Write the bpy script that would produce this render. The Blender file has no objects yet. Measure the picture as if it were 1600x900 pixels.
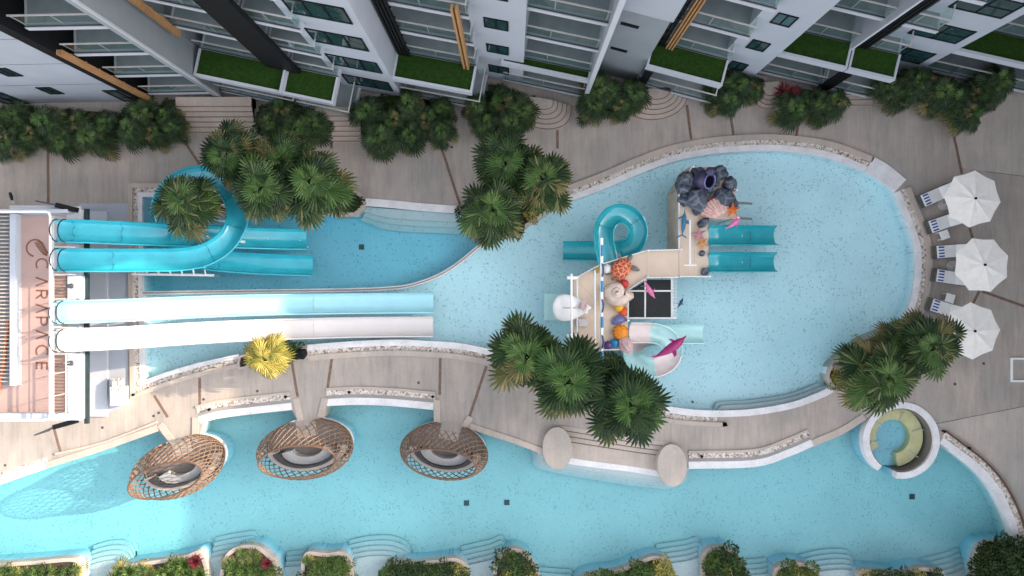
import bpy, math, random
from mathutils import Vector, Matrix, geometry, noise
random.seed(7)
PI = math.pi
H = 38.6          # drone height in metres
F = 1080.0        # focal length in photograph pixels
S = bpy.context.scene
COL = S.collection

def W(px, py, z=0.0):
    k = (H - z) / F
    return Vector(((px - 800) * k, (450 - py) * k, z))
def W2(px, py, z=0.0):
    p = W(px, py, z); return (p.x, p.y)

# ------------------------------------------------------------------ materials
def mat(name):
    m = bpy.data.materials.new(name); m.use_nodes = True
    nt = m.node_tree
    return m, nt, nt.nodes['Principled BSDF']
def N(nt, kind, **kw):
    n = nt.nodes.new(kind)
    for k, v in kw.items():
        if k in n.inputs: n.inputs[k].default_value = v
        else: setattr(n, k, v)
    return n
def ramp(nt, stops, interp='LINEAR'):
    r = nt.nodes.new('ShaderNodeValToRGB'); cr = r.color_ramp; cr.interpolation = interp
    while len(cr.elements) < len(stops): cr.elements.new(0.5)
    for e, (p, c) in zip(cr.elements, stops):
        e.position = p; e.color = (c[0], c[1], c[2], 1)
    return r
def objcoord(nt, scale=(1, 1, 1), rot=0.0):
    g = nt.nodes.new('ShaderNodeNewGeometry')
    mp = nt.nodes.new('ShaderNodeMapping'); mp.inputs['Scale'].default_value = scale
    mp.inputs['Rotation'].default_value = (0, 0, rot)
    nt.links.new(g.outputs['Position'], mp.inputs['Vector'])
    return mp.outputs['Vector']
def mixc(nt, f, a, b, mode='MIX'):
    m = nt.nodes.new('ShaderNodeMix'); m.data_type = 'RGBA'; m.blend_type = mode
    for sock, v in ((m.inputs[0], f), (m.inputs[6], a), (m.inputs[7], b)):
        if hasattr(v, 'is_linked') or hasattr(v, 'links'): nt.links.new(v, sock)
        elif isinstance(v, (tuple, list)): sock.default_value = (v[0], v[1], v[2], 1)
        else: sock.default_value = v
    return m.outputs[2]
def bump(nt, b, h, strength=0.2, dist=0.02):
    n = nt.nodes.new('ShaderNodeBump'); n.inputs['Strength'].default_value = strength
    n.inputs['Distance'].default_value = dist
    nt.links.new(h, n.inputs['Height']); nt.links.new(n.outputs['Normal'], b.inputs['Normal'])

def plain(name, c, rough=0.5, metal=0.0, var=0.12, scale=3.0, spec=0.5, coat=0.0):
    m, nt, b = mat(name)
    v = objcoord(nt)
    n = N(nt, 'ShaderNodeTexNoise', Scale=scale, Detail=5.0); nt.links.new(v, n.inputs['Vector'])
    lo = tuple(x * (1 - var) for x in c); hi = tuple(min(1, x * (1 + var)) for x in c)
    r = ramp(nt, [(0.3, lo), (0.7, hi)]); nt.links.new(n.outputs['Fac'], r.inputs['Fac'])
    nt.links.new(r.outputs['Color'], b.inputs['Base Color'])
    b.inputs['Roughness'].default_value = rough; b.inputs['Metallic'].default_value = metal
    b.inputs['Specular IOR Level'].default_value = spec
    b.inputs['Coat Weight'].default_value = coat; b.inputs['Coat Roughness'].default_value = 0.08
    return m

def concrete(name, c, streak=1.0, rot=0.0, tint=(1.0, 0.93, 0.90)):
    m, nt, b = mat(name)
    big = N(nt, 'ShaderNodeTexNoise', Scale=0.22, Detail=6.0, Roughness=0.65)
    nt.links.new(objcoord(nt), big.inputs['Vector'])
    st = N(nt, 'ShaderNodeTexNoise', Scale=1.0, Detail=5.0, Roughness=0.6)
    nt.links.new(objcoord(nt, (5.5, 0.55, 1), rot), st.inputs['Vector'])
    st2 = N(nt, 'ShaderNodeTexNoise', Scale=1.0, Detail=4.0, Roughness=0.6)
    nt.links.new(objcoord(nt, (1.3, 0.3, 1), rot + 0.5), st2.inputs['Vector'])
    fine = N(nt, 'ShaderNodeTexNoise', Scale=14.0, Detail=3.0); nt.links.new(objcoord(nt), fine.inputs['Vector'])
    c2 = tuple(x * t for x, t in zip(c, tint))
    a = mixc(nt, ramp_of(nt, big.outputs['Fac'], 0.38, 0.62), tuple(x * 0.84 for x in c), tuple(x * 1.12 for x in c2))
    s = ramp(nt, [(0.32, (0.84, 0.84, 0.85)), (0.5, (1, 1, 1)), (0.72, (1.1, 1.09, 1.07))]); nt.links.new(st.outputs['Fac'], s.inputs['Fac'])
    a = mixc(nt, 0.8 * streak, a, s.outputs['Color'], 'MULTIPLY')
    s2 = ramp(nt, [(0.36, (0.86, 0.85, 0.85)), (0.62, (1.06, 1.05, 1.04))]); nt.links.new(st2.outputs['Fac'], s2.inputs['Fac'])
    a = mixc(nt, 0.8 * streak, a, s2.outputs['Color'], 'MULTIPLY')
    f = ramp(nt, [(0.3, (0.9, 0.9, 0.9)), (0.7, (1.06, 1.06, 1.06))]); nt.links.new(fine.outputs['Fac'], f.inputs['Fac'])
    a = mixc(nt, 0.8, a, f.outputs['Color'], 'MULTIPLY')
    nt.links.new(a, b.inputs['Base Color']); b.inputs['Roughness'].default_value = 0.75
    bump(nt, b, fine.outputs['Fac'], 0.15, 0.01)
    return m
def ramp_of(nt, sock, lo, hi):
    r = N(nt, 'ShaderNodeMapRange'); r.inputs[1].default_value = lo; r.inputs[2].default_value = hi
    nt.links.new(sock, r.inputs[0]); return r.outputs[0]

def mosaic(name, c, fleck, dens=0.034, size=0.056):
    """small square pool tiles, odd dark ones in loose clusters"""
    m, nt, b = mat(name)
    p = objcoord(nt)
    snap = N(nt, 'ShaderNodeVectorMath', operation='SNAP'); snap.inputs[1].default_value = (size * 1.7, size, 1.0)
    nt.links.new(p, snap.inputs[0])
    wn = N(nt, 'ShaderNodeTexWhiteNoise', noise_dimensions='2D'); nt.links.new(snap.outputs[0], wn.inputs['Vector'])
    snap2 = N(nt, 'ShaderNodeVectorMath', operation='SNAP'); snap2.inputs[1].default_value = (size, size * 1.7, 1.0)
    nt.links.new(p, snap2.inputs[0])
    wn2 = N(nt, 'ShaderNodeTexWhiteNoise', noise_dimensions='3D')
    add = N(nt, 'ShaderNodeVectorMath', operation='ADD'); add.inputs[1].default_value = (31.7, 12.3, 4.0)
    nt.links.new(snap2.outputs[0], add.inputs[0]); nt.links.new(add.outputs[0], wn2.inputs['Vector'])
    cl = N(nt, 'ShaderNodeTexNoise', Scale=0.9, Detail=3.0, Roughness=0.7); nt.links.new(p, cl.inputs['Vector'])
    th = N(nt, 'ShaderNodeMapRange'); th.inputs[1].default_value = 0.42; th.inputs[2].default_value = 0.72
    th.inputs[3].default_value = dens * 0.12; th.inputs[4].default_value = dens * 2.2
    nt.links.new(cl.outputs['Fac'], th.inputs[0])
    l1 = N(nt, 'ShaderNodeMath', operation='LESS_THAN'); nt.links.new(wn.outputs['Value'], l1.inputs[0]); nt.links.new(th.outputs[0], l1.inputs[1])
    l2 = N(nt, 'ShaderNodeMath', operation='LESS_THAN'); nt.links.new(wn2.outputs['Value'], l2.inputs[0]); nt.links.new(th.outputs[0], l2.inputs[1])
    mx = N(nt, 'ShaderNodeMath', operation='MAXIMUM'); nt.links.new(l1.outputs[0], mx.inputs[0]); nt.links.new(l2.outputs[0], mx.inputs[1])
    big = N(nt, 'ShaderNodeTexNoise', Scale=0.16, Detail=5.0, Roughness=0.6); nt.links.new(p, big.inputs['Vector'])
    base = mixc(nt, ramp_of(nt, big.outputs['Fac'], 0.35, 0.65), tuple(x * 0.9 for x in c), tuple(min(1, x * 1.07) for x in c))
    r = ramp(nt, [(0.0, (0.93, 0.95, 0.96)), (1.0, (1.04, 1.04, 1.04))]); nt.links.new(wn2.outputs['Value'], r.inputs['Fac'])
    base = mixc(nt, 1.0, base, r.outputs['Color'], 'MULTIPLY')
    k = N(nt, 'ShaderNodeMath', operation='MULTIPLY'); nt.links.new(mx.outputs[0], k.inputs[0]); k.inputs[1].default_value = 0.42
    col = mixc(nt, k.outputs[0], base, fleck)
    nt.links.new(col, b.inputs['Base Color']); b.inputs['Roughness'].default_value = 0.5
    return m

def speckle(name, c, c2, scale=9.0, th=0.16, rough=0.6):
    m, nt, b = mat(name)
    v = N(nt, 'ShaderNodeTexVoronoi', Scale=scale); nt.links.new(objcoord(nt), v.inputs['Vector'])
    r = ramp(nt, [(0.0, c2), (th, c2), (th + 0.05, c), (1, tuple(x * 0.93 for x in c))]); nt.links.new(v.outputs['Distance'], r.inputs['Fac'])
    n = N(nt, 'ShaderNodeTexNoise', Scale=1.6, Detail=4.0); nt.links.new(objcoord(nt), n.inputs['Vector'])
    r2 = ramp(nt, [(0.3, (0.86, 0.85, 0.85)), (0.65, (1.03, 1.03, 1.03))]); nt.links.new(n.outputs['Fac'], r2.inputs['Fac'])
    nt.links.new(mixc(nt, 1.0, r.outputs['Color'], r2.outputs['Color'], 'MULTIPLY'), b.inputs['Base Color'])
    b.inputs['Roughness'].default_value = rough
    return m

def pebbles(name):
    m, nt, b = mat(name)
    v = N(nt, 'ShaderNodeTexVoronoi', Scale=10.0); nt.links.new(objcoord(nt), v.inputs['Vector'])
    wn = N(nt, 'ShaderNodeTexWhiteNoise', noise_dimensions='3D'); nt.links.new(v.outputs['Position'], wn.inputs['Vector'])
    r = ramp(nt, [(0.0, (0.14, 0.10, 0.08)), (0.12, (0.30, 0.24, 0.20)), (0.45, (0.46, 0.40, 0.35)), (0.8, (0.58, 0.52, 0.47)), (1, (0.66, 0.62, 0.59))])
    nt.links.new(wn.outputs['Value'], r.inputs['Fac'])
    nt.links.new(r.outputs['Color'], b.inputs['Base Color']); b.inputs['Roughness'].default_value = 0.7
    bump(nt, b, v.outputs['Distance'], -0.8, 0.04)
    return m

def leafmat(name, stops, rough=0.55):
    m, nt, b = mat(name)
    g = nt.nodes.new('ShaderNodeNewGeometry')
    o = nt.nodes.new('ShaderNodeObjectInfo')
    a = N(nt, 'ShaderNodeMath', operation='MULTIPLY_ADD'); nt.links.new(o.outputs['Random'], a.inputs[0]); a.inputs[1].default_value = 0.3
    nt.links.new(g.outputs['Random Per Island'], a.inputs[2])
    d = N(nt, 'ShaderNodeMath', operation='DIVIDE'); nt.links.new(a.outputs[0], d.inputs[0]); d.inputs[1].default_value = 1.3
    r = ramp(nt, stops); nt.links.new(d.outputs[0], r.inputs['Fac'])
    nt.links.new(r.outputs['Color'], b.inputs['Base Color'])
    b.inputs['Roughness'].default_value = rough; b.inputs['Specular IOR Level'].default_value = 0.22
    return m

def schlick(nt, normal=None, f0=0.02, f1=0.6):
    g = nt.nodes.new('ShaderNodeNewGeometry'); dt = N(nt, 'ShaderNodeVectorMath', operation='DOT_PRODUCT')
    nt.links.new(g.outputs['Incoming'], dt.inputs[0]); nt.links.new(normal or g.outputs['Normal'], dt.inputs[1])
    ab = N(nt, 'ShaderNodeMath', operation='ABSOLUTE'); nt.links.new(dt.outputs['Value'], ab.inputs[0])
    om = N(nt, 'ShaderNodeMath', operation='SUBTRACT', use_clamp=True); om.inputs[0].default_value = 1.0; nt.links.new(ab.outputs[0], om.inputs[1])
    pw = N(nt, 'ShaderNodeMath', operation='POWER'); nt.links.new(om.outputs[0], pw.inputs[0]); pw.inputs[1].default_value = 5.0
    fr = N(nt, 'ShaderNodeMath', operation='MULTIPLY_ADD'); nt.links.new(pw.outputs[0], fr.inputs[0]); fr.inputs[1].default_value = f1; fr.inputs[2].default_value = f0
    return fr.outputs[0]
def watermat(name, absorb, density):
    m = bpy.data.materials.new(name); m.use_nodes = True; nt = m.node_tree
    nt.nodes.clear()
    out = nt.nodes.new('ShaderNodeOutputMaterial')
    tr = nt.nodes.new('ShaderNodeBsdfTransparent'); gl = nt.nodes.new('ShaderNodeBsdfGlossy'); gl.inputs['Roughness'].default_value = 0.03
    p = objcoord(nt)
    n = N(nt, 'ShaderNodeTexNoise', Scale=2.6, Detail=4.0); nt.links.new(p, n.inputs['Vector'])
    bp = nt.nodes.new('ShaderNodeBump'); bp.inputs['Strength'].default_value = 0.25; bp.inputs['Distance'].default_value = 0.06
    nt.links.new(n.outputs['Fac'], bp.inputs['Height'])
    nt.links.new(bp.outputs['Normal'], gl.inputs['Normal'])
    # Schlick reflectance, the same from above and below (the Fresnel node would shut the sun out from below)
    g = nt.nodes.new('ShaderNodeNewGeometry'); dt = N(nt, 'ShaderNodeVectorMath', operation='DOT_PRODUCT')
    nt.links.new(g.outputs['Incoming'], dt.inputs[0]); nt.links.new(bp.outputs['Normal'], dt.inputs[1])
    ab = N(nt, 'ShaderNodeMath', operation='ABSOLUTE'); nt.links.new(dt.outputs['Value'], ab.inputs[0])
    om = N(nt, 'ShaderNodeMath', operation='SUBTRACT', use_clamp=True); om.inputs[0].default_value = 1.0; nt.links.new(ab.outputs[0], om.inputs[1])
    pw = N(nt, 'ShaderNodeMath', operation='POWER'); nt.links.new(om.outputs[0], pw.inputs[0]); pw.inputs[1].default_value = 5.0
    fr = N(nt, 'ShaderNodeMath', operation='MULTIPLY_ADD'); nt.links.new(pw.outputs[0], fr.inputs[0]); fr.inputs[1].default_value = 0.6; fr.inputs[2].default_value = 0.02
    mx = nt.nodes.new('ShaderNodeMixShader')
    nt.links.new(fr.outputs[0], mx.inputs[0]); nt.links.new(tr.outputs[0], mx.inputs[1]); nt.links.new(gl.outputs[0], mx.inputs[2])
    nt.links.new(mx.outputs[0], out.inputs['Surface'])
    va = nt.nodes.new('ShaderNodeVolumeAbsorption'); va.inputs['Color'].default_value = (*absorb, 1); va.inputs['Density'].default_value = density
    nt.links.new(va.outputs[0], out.inputs['Volume'])
    return m

def glassmat(name, tint=(0.9, 0.97, 0.96), amount=0.0):
    m = bpy.data.materials.new(name); m.use_nodes = True; nt = m.node_tree; nt.nodes.clear()
    out = nt.nodes.new('ShaderNodeOutputMaterial')
    tr = nt.nodes.new('ShaderNodeBsdfTransparent'); tr.inputs['Color'].default_value = (*tint, 1)
    gl = nt.nodes.new('ShaderNodeBsdfGlossy'); gl.inputs['Roughness'].default_value = 0.02
    fr = schlick(nt, None, 0.04, 0.5)
    mx = nt.nodes.new('ShaderNodeMixShader')
    nt.links.new(fr, mx.inputs[0]); nt.links.new(tr.outputs[0], mx.inputs[1]); nt.links.new(gl.outputs[0], mx.inputs[2])
    nt.links.new(mx.outputs[0], out.inputs['Surface'])
    return m

M = {}
M['deck'] = concrete('paving_concrete', (0.362, 0.328, 0.296), 1.0, 0.0)
M['path'] = concrete('path_concrete', (0.370, 0.335, 0.300), 0.8, 0.2)
M['sun_patch_paving'] = concrete('sun_patch_paving', (0.42, 0.385, 0.345), 0.7, 0.6)  # lighter concrete for the painted sun patches
M['step'] = concrete('step_stone', (0.42, 0.365, 0.32), 0.5, 1.45)
M['curb'] = concrete('curb_plaster', (0.43, 0.38, 0.34), 0.5, 0.3)
M['wallgrey'] = concrete('grey_plaster', (0.27, 0.26, 0.255), 0.5, 0.3)
M['beige'] = concrete('beige_stone', (0.44, 0.39, 0.345), 0.5, 0.9)
M['coping'] = speckle('white_terrazzo', (0.70, 0.68, 0.685), (0.30, 0.30, 0.34), 7.0, 0.13)
M['pebble'] = pebbles('pebble_wash')
M['joint'] = plain('brown_strip', (0.155, 0.095, 0.070), 0.8, var=0.25, scale=6)
M['tile_main'] = mosaic('mosaic_pale', (0.73, 0.71, 0.73), (0.10, 0.17, 0.21))
M['tile_slide'] = mosaic('mosaic_blue', (0.36, 0.52, 0.60), (0.06, 0.13, 0.18), 0.022)
M['tile_low'] = mosaic('mosaic_aqua', (0.48, 0.49, 0.485), (0.08, 0.18, 0.22), 0.026)
M['tile_step'] = mosaic('mosaic_step', (0.43, 0.46, 0.465), (0.15, 0.2, 0.24), 0.02)
M['water'] = watermat('pool_water', (0.32, 0.905, 0.972), 0.52)
M['nosing'] = plain('tile_nosing', (0.33, 0.41, 0.44), 0.5)
M['gold'] = speckle('gold_mosaic', (0.66, 0.53, 0.27), (0.42, 0.35, 0.17), 12, 0.2, 0.4)
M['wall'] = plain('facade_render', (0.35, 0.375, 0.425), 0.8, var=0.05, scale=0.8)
M['wall2'] = plain('facade_grey', (0.225, 0.25, 0.27), 0.8, var=0.06, scale=0.8)
M['wallw'] = plain('facade_white', (0.42, 0.435, 0.48), 0.7, var=0.04, scale=0.8)
M['dark'] = plain('dark_louvre', (0.007, 0.0075, 0.009), 0.6, var=0.2, spec=0.15)
M['darkgrey'] = plain('dark_grey_metal', (0.05, 0.052, 0.056), 0.5, var=0.2)
M['floor'] = plain('balcony_tile', (0.21, 0.23, 0.24), 0.6, var=0.10, scale=2.0)
M['orange'] = plain('timber_fin', (0.36, 0.19, 0.08), 0.6, var=0.2, scale=5)
M['grass'] = plain('artificial_grass', (0.017, 0.044, 0.007), 0.95, var=0.28, scale=7, spec=0.1)
M['pane'] = plain('window_glass', (0.015, 0.045, 0.050), 0.03, var=0.3, spec=1.0)  # teal base colour stands in for the pool reflected in the panes
M['rail'] = plain('steel_rail', (0.55, 0.52, 0.51), 0.35, 0.3, var=0.1)
M['glass'] = glassmat('railing_glass')
M['white'] = plain('white_paint', (0.78, 0.77, 0.76), 0.4, var=0.05)
M['canvas'] = plain('umbrella_canvas', (0.78, 0.74, 0.69), 0.8, var=0.05, scale=4)
M['teal'] = plain('teal_fibreglass', (0.030, 0.36, 0.45), 0.22, var=0.10, scale=1.2, coat=0.5)
M['teal2'] = plain('turquoise_fibreglass', (0.020, 0.33, 0.39), 0.22, var=0.10, scale=1.2, coat=0.5)
M['paleblue'] = plain('pale_blue_fibreglass', (0.30, 0.56, 0.63), 0.22, var=0.06, scale=0.8, coat=0.4)
M['slidewhite'] = plain('white_fibreglass', (0.57, 0.53, 0.52), 0.22, var=0.05, scale=0.8, coat=0.4)
M['slidepink'] = plain('blush_fibreglass', (0.72, 0.62, 0.60), 0.25, var=0.05, coat=0.3)
M['slideaqua'] = plain('aqua_fibreglass', (0.42, 0.68, 0.68), 0.25, var=0.05, coat=0.3)
M['lattice'] = plain('wood_lattice', (0.185, 0.115, 0.075), 0.65, var=0.25, scale=4)
M['lattice_dark'] = plain('brown_rim', (0.10, 0.050, 0.032), 0.6, var=0.2, scale=4)
M['timber'] = concrete('timber_floor', (0.16, 0.14, 0.128), 0.8, 0.0)
M['cushion'] = plain('seat_cushion', (0.40, 0.395, 0.395), 0.9, var=0.06)
M['charcoal'] = plain('charcoal_cushion', (0.045, 0.045, 0.05), 0.9, var=0.2)
M['cream'] = plain('cream_panel', (0.62, 0.49, 0.38), 0.5, var=0.08, scale=0.8)
M['plank'] = plain('cream_plank', (0.50, 0.41, 0.32), 0.6, var=0.15, scale=3)
M['pinkfloor'] = plain('pink_rubber_floor', (0.37, 0.255, 0.23), 0.8, var=0.06, scale=0.9)
M['letter'] = plain('brown_lettering', (0.17, 0.065, 0.035), 0.7, var=0.1)
M['net'] = plain('black_net', (0.035, 0.037, 0.037), 0.9, var=0.25, scale=12)
M['greenglass'] = plain('dark_green_glass', (0.012, 0.028, 0.030), 0.1, var=0.3, scale=2)
M['soil'] = plain('planting_soil', (0.045, 0.030, 0.022), 0.95, var=0.4, scale=9)
M['trunk'] = plain('palm_trunk', (0.17, 0.13, 0.10), 0.9, var=0.3, scale=9)
M['palm'] = leafmat('palm_leaf', [(0, (0.006, 0.017, 0.006)), (0.45, (0.013, 0.033, 0.009)), (0.8, (0.030, 0.056, 0.015)), (1, (0.17, 0.175, 0.065))], 0.5)  # palest stop paints highlights onto random blades
M['palm_old'] = leafmat('palm_leaf_old', [(0, (0.04, 0.055, 0.017)), (0.5, (0.085, 0.085, 0.030)), (1, (0.22, 0.17, 0.075))], 0.5)
M['palm_new'] = leafmat('palm_leaf_new', [(0, (0.022, 0.055, 0.013)), (0.6, (0.05, 0.10, 0.024)), (1, (0.12, 0.15, 0.05))], 0.45)
M['palm_soft'] = leafmat('palm_leaf_soft', [(0, (0.009, 0.021, 0.008)), (0.5, (0.019, 0.038, 0.014)), (0.9, (0.040, 0.062, 0.022)), (1, (0.10, 0.105, 0.04))])
M['palm_yellow'] = leafmat('palm_leaf_yellow', [(0, (0.09, 0.11, 0.02)), (0.5, (0.24, 0.20, 0.04)), (1, (0.46, 0.36, 0.09))])
M['leaf_dark'] = leafmat('shrub_dark', [(0, (0.012, 0.030, 0.010)), (0.6, (0.028, 0.055, 0.016)), (1, (0.055, 0.085, 0.025))])
M['leaf_green'] = leafmat('shrub_green', [(0, (0.025, 0.060, 0.014)), (0.6, (0.060, 0.110, 0.022)), (1, (0.13, 0.17, 0.04))])
M['leaf_yellow'] = leafmat('shrub_yellow', [(0, (0.04, 0.07, 0.015)), (0.4, (0.16, 0.16, 0.035)), (1, (0.52, 0.42, 0.12))])
M['leaf_red'] = leafmat('shrub_red', [(0, (0.05, 0.010, 0.014)), (0.6, (0.16, 0.02, 0.03)), (1, (0.33, 0.05, 0.06))])
M['seam_teal'] = plain('teal_seam', (0.004, 0.16, 0.21), 0.4)
def colour(name, c, rough=0.4, var=0.12, scale=5): 
    M[name] = plain(name, c, rough, var=var, scale=scale); return M[name]
colour('red_paint', (0.55, 0.035, 0.03)); colour('yellow_paint', (0.72, 0.36, 0.02)); colour('orange_paint', (0.75, 0.24, 0.01))
colour('coral_paint', (0.65, 0.09, 0.02)); colour('violet_paint', (0.15, 0.16, 0.36)); colour('blue_paint', (0.01, 0.20, 0.42))
colour('purple_paint', (0.07, 0.035, 0.15)); colour('jar_purple', (0.040, 0.036, 0.085)); colour('pink_paint', (0.70, 0.17, 0.36))
colour('magenta_paint', (0.34, 0.015, 0.14)); colour('pearl', (0.58, 0.46, 0.39), 0.3, 0.2, 3); colour('olive_paint', (0.40, 0.28, 0.06))
colour('clam_pink', (0.58, 0.36, 0.32), 0.45, 0.25, 6); colour('clam_red', (0.45, 0.07, 0.06)); colour('star_orange', (0.62, 0.14, 0.02))
colour('star_pink', (0.50, 0.24, 0.27)); colour('star_tan', (0.62, 0.27, 0.10)); colour('navy_paint', (0.02, 0.05, 0.17)); colour('fish_blue', (0.03, 0.15, 0.27))
colour('conch_pink', (0.55, 0.38, 0.38), 0.45, 0.2, 8); colour('flipper', (0.16, 0.15, 0.13), 0.6, 0.3); colour('towel_white', (0.75, 0.75, 0.76), 0.9, 0.04)
colour('towel_blue', (0.02, 0.06, 0.30), 0.9, 0.1); colour('lounger_frame', (0.10, 0.095, 0.085), 0.6, 0.2); colour('hose_orange', (0.62, 0.14, 0.03), 0.6)
def veinmat(name, base, vein, scale):
    m, nt, b = mat(name)
    v = N(nt, 'ShaderNodeTexVoronoi', Scale=scale, feature='DISTANCE_TO_EDGE'); nt.links.new(objcoord(nt), v.inputs['Vector'])
    r = ramp(nt, [(0.0, vein), (0.05, vein), (0.10, base), (1, base)]); nt.links.new(v.outputs['Distance'], r.inputs['Fac'])
    n = N(nt, 'ShaderNodeTexNoise', Scale=6.0, Detail=5.0); nt.links.new(objcoord(nt), n.inputs['Vector'])
    r2 = ramp(nt, [(0.3, (0.65, 0.65, 0.65)), (0.7, (1.25, 1.25, 1.25))]); nt.links.new(n.outputs['Fac'], r2.inputs['Fac'])
    nt.links.new(mixc(nt, 1.0, r.outputs['Color'], r2.outputs['Color'], 'MULTIPLY'), b.inputs['Base Color'])
    b.inputs['Roughness'].default_value = 0.6
    return m
M['turtle'] = veinmat('turtle_shell', (0.50, 0.055, 0.025), (0.66, 0.35, 0.17), 4.2)
M['rock'] = veinmat('painted_rock', (0.045, 0.056, 0.082), (0.11, 0.13, 0.165), 1.6)

# ------------------------------------------------------------------ mesh builder
class MB:
    def __init__(s): s.v = []; s.f = []; s.m = []
    def add(s, vs, fs, mi=0):
        o = len(s.v); s.v.extend([tuple(v) for v in vs])
        for f in fs: s.f.append([i + o for i in f]); s.m.append(mi)
    def pbox(s, o, a, b, c, mi=0):
        o, a, b, c = Vector(o), Vector(a), Vector(b), Vector(c)
        vs = [o, o+a, o+a+b, o+b, o+c, o+a+c, o+a+b+c, o+b+c]
        fs = [(0,3,2,1), (4,5,6,7), (0,1,5,4), (1,2,6,5), (2,3,7,6), (3,0,4,7)]
        if a.cross(b).dot(c) < 0: fs = [f[::-1] for f in fs]
        s.add(vs, fs, mi)
    def box(s, x0, x1, y0, y1, z0, z1, mi=0): s.pbox((x0, y0, z0), (x1-x0, 0, 0), (0, y1-y0, 0), (0, 0, z1-z0), mi)
    def prism(s, poly, z0, z1, mi=0, bottom=True):
        if area(poly) < 0: poly = poly[::-1]
        n = len(poly)
        s.add([(x, y, z0) for x, y in poly] + [(x, y, z1) for x, y in poly], [(i, (i+1) % n, n+(i+1) % n, n+i) for i in range(n)], mi)
        tris = fill2d(poly, [])
        s.add([(x, y, z1) for x, y in tris[0]], tris[1], mi)
        if bottom: s.add([(x, y, z0) for x, y in tris[0]], [t[::-1] for t in tris[1]], mi)
    def sheet(s, poly, z, holes=(), mi=0):
        t = fill2d(poly, holes); s.add([(x, y, z) for x, y in t[0]], t[1], mi)
    def wallring(s, poly, z0, z1, mi=0):
        n = len(poly)
        s.add([(x, y, z0) for x, y in poly] + [(x, y, z1) for x, y in poly], [(i, (i+1) % n, n+(i+1) % n, n+i) for i in range(n)], mi)
    def band(s, line, d0, d1, z0, z1, mi=0, closed=False):
        a = offset(line, d0, closed); b = offset(line, d1, closed); n = len(line)
        vs = [(x, y, z1) for x, y in a] + [(x, y, z1) for x, y in b] + [(x, y, z0) for x, y in a] + [(x, y, z0) for x, y in b]
        fs = []
        for i in range(n if closed else n - 1):
            j = (i + 1) % n
            fs += [(i, j, n+j, n+i), (2*n+i, 2*n+j, j, i), (n+i, n+j, 3*n+j, 3*n+i)]
        if not closed: fs += [(0, n, 3*n, 2*n), (n-1, 3*n-1, 4*n-1, 2*n-1)]
        s.add(vs, fs, mi)
    def tube(s, pts, r, n=8, mi=0, closed=False, caps=True, up=None):
        pts = [Vector(p) for p in pts]; L = len(pts)
        rs = r if isinstance(r, (list, tuple)) else [r] * L
        vs = []; prev = None
        for i, p in enumerate(pts):
            a = pts[(i-1) % L] if (closed or i > 0) else p
            b = pts[(i+1) % L] if (closed or i < L-1) else p
            t = (b - a); t = t.normalized() if t.length > 1e-9 else Vector((0, 0, 1))
            if prev is None:
                ref = Vector((0, 0, 1)) if abs(t.z) < 0.9 else Vector((1, 0, 0))
                x = t.cross(ref).normalized()
            else:
                x = prev - t * prev.dot(t)
                x = x.normalized() if x.length > 1e-6 else t.orthogonal().normalized()
            prev = x; y = t.cross(x)
            for k in range(n):
                an = 2*PI*k/n + (PI/4 if n == 4 else 0)
                vs.append(p + (x*math.cos(an) + y*math.sin(an)) * rs[i])
        fs = []
        for i in range(L if closed else L-1):
            j = (i+1) % L
            for k in range(n): fs.append((i*n+k, i*n+(k+1) % n, j*n+(k+1) % n, j*n+k))
        if not closed and caps: fs += [tuple(range(n))[::-1], tuple((L-1)*n+k for k in range(n))]
        s.add(vs, fs, mi)
    def lathe(s, prof, mtx=None, n=24, mi=0, rib=0.0, ribn=12):
        mtx = mtx or Matrix(); vs = []; L = len(prof)
        for (r, z) in prof:
            for k in range(n):
                a = 2*PI*k/n; rr = r * (1 + rib * math.cos(ribn * a))
                vs.append(mtx @ Vector((rr*math.cos(a), rr*math.sin(a), z)))
        fs = [(i*n+k, i*n+(k+1) % n, (i+1)*n+(k+1) % n, (i+1)*n+k) for i in range(L-1) for k in range(n)]
        if prof[0][0] > 1e-4: fs.append(tuple(range(n))[::-1])
        if prof[-1][0] > 1e-4: fs.append(tuple((L-1)*n+k for k in range(n)))
        s.add(vs, fs, mi)
    def ball(s, c, r, mtx=None, nu=20, nv=12, mi=0, fn=None):
        r = r if isinstance(r, (list, tuple)) else (r, r, r)
        base = Matrix.Translation(Vector(c)) @ (mtx or Matrix())
        vs = []
        for j in range(nv+1):
            th = PI*j/nv
            for k in range(nu):
                ph = 2*PI*k/nu; d = Vector((math.sin(th)*math.cos(ph), math.sin(th)*math.sin(ph), math.cos(th)))
                q = fn(d) if fn else 1.0
                vs.append(base @ Vector((d.x*r[0]*q, d.y*r[1]*q, d.z*r[2]*q)))
        fs = [(j*nu+k, (j+1)*nu+k, (j+1)*nu+(k+1) % nu, j*nu+(k+1) % nu) for j in range(nv) for k in range(nu)]
        s.add(vs, fs, mi)
    def build(s, name, mats, parent=None, smooth=False, angle=40):
        me = bpy.data.meshes.new(name); me.from_pydata(s.v, [], s.f)
        if not isinstance(mats, (list, tuple)): mats = [mats]
        for m in mats: me.materials.append(m)
        if len(mats) > 1: me.polygons.foreach_set('material_index', s.m)
        me.validate(); me.update()
        if smooth:
            me.polygons.foreach_set('use_smooth', [True] * len(me.polygons))
            me.set_sharp_from_angle(angle=math.radians(angle))
        o = bpy.data.objects.new(name, me); COL.objects.link(o)
        if parent is not None:
            o.parent = parent; o.matrix_parent_inverse = Matrix.Translation(-Vector(parent.location)) if parent.rotation_euler.z == 0 else parent.matrix_basis.inverted()
        return o

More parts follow.
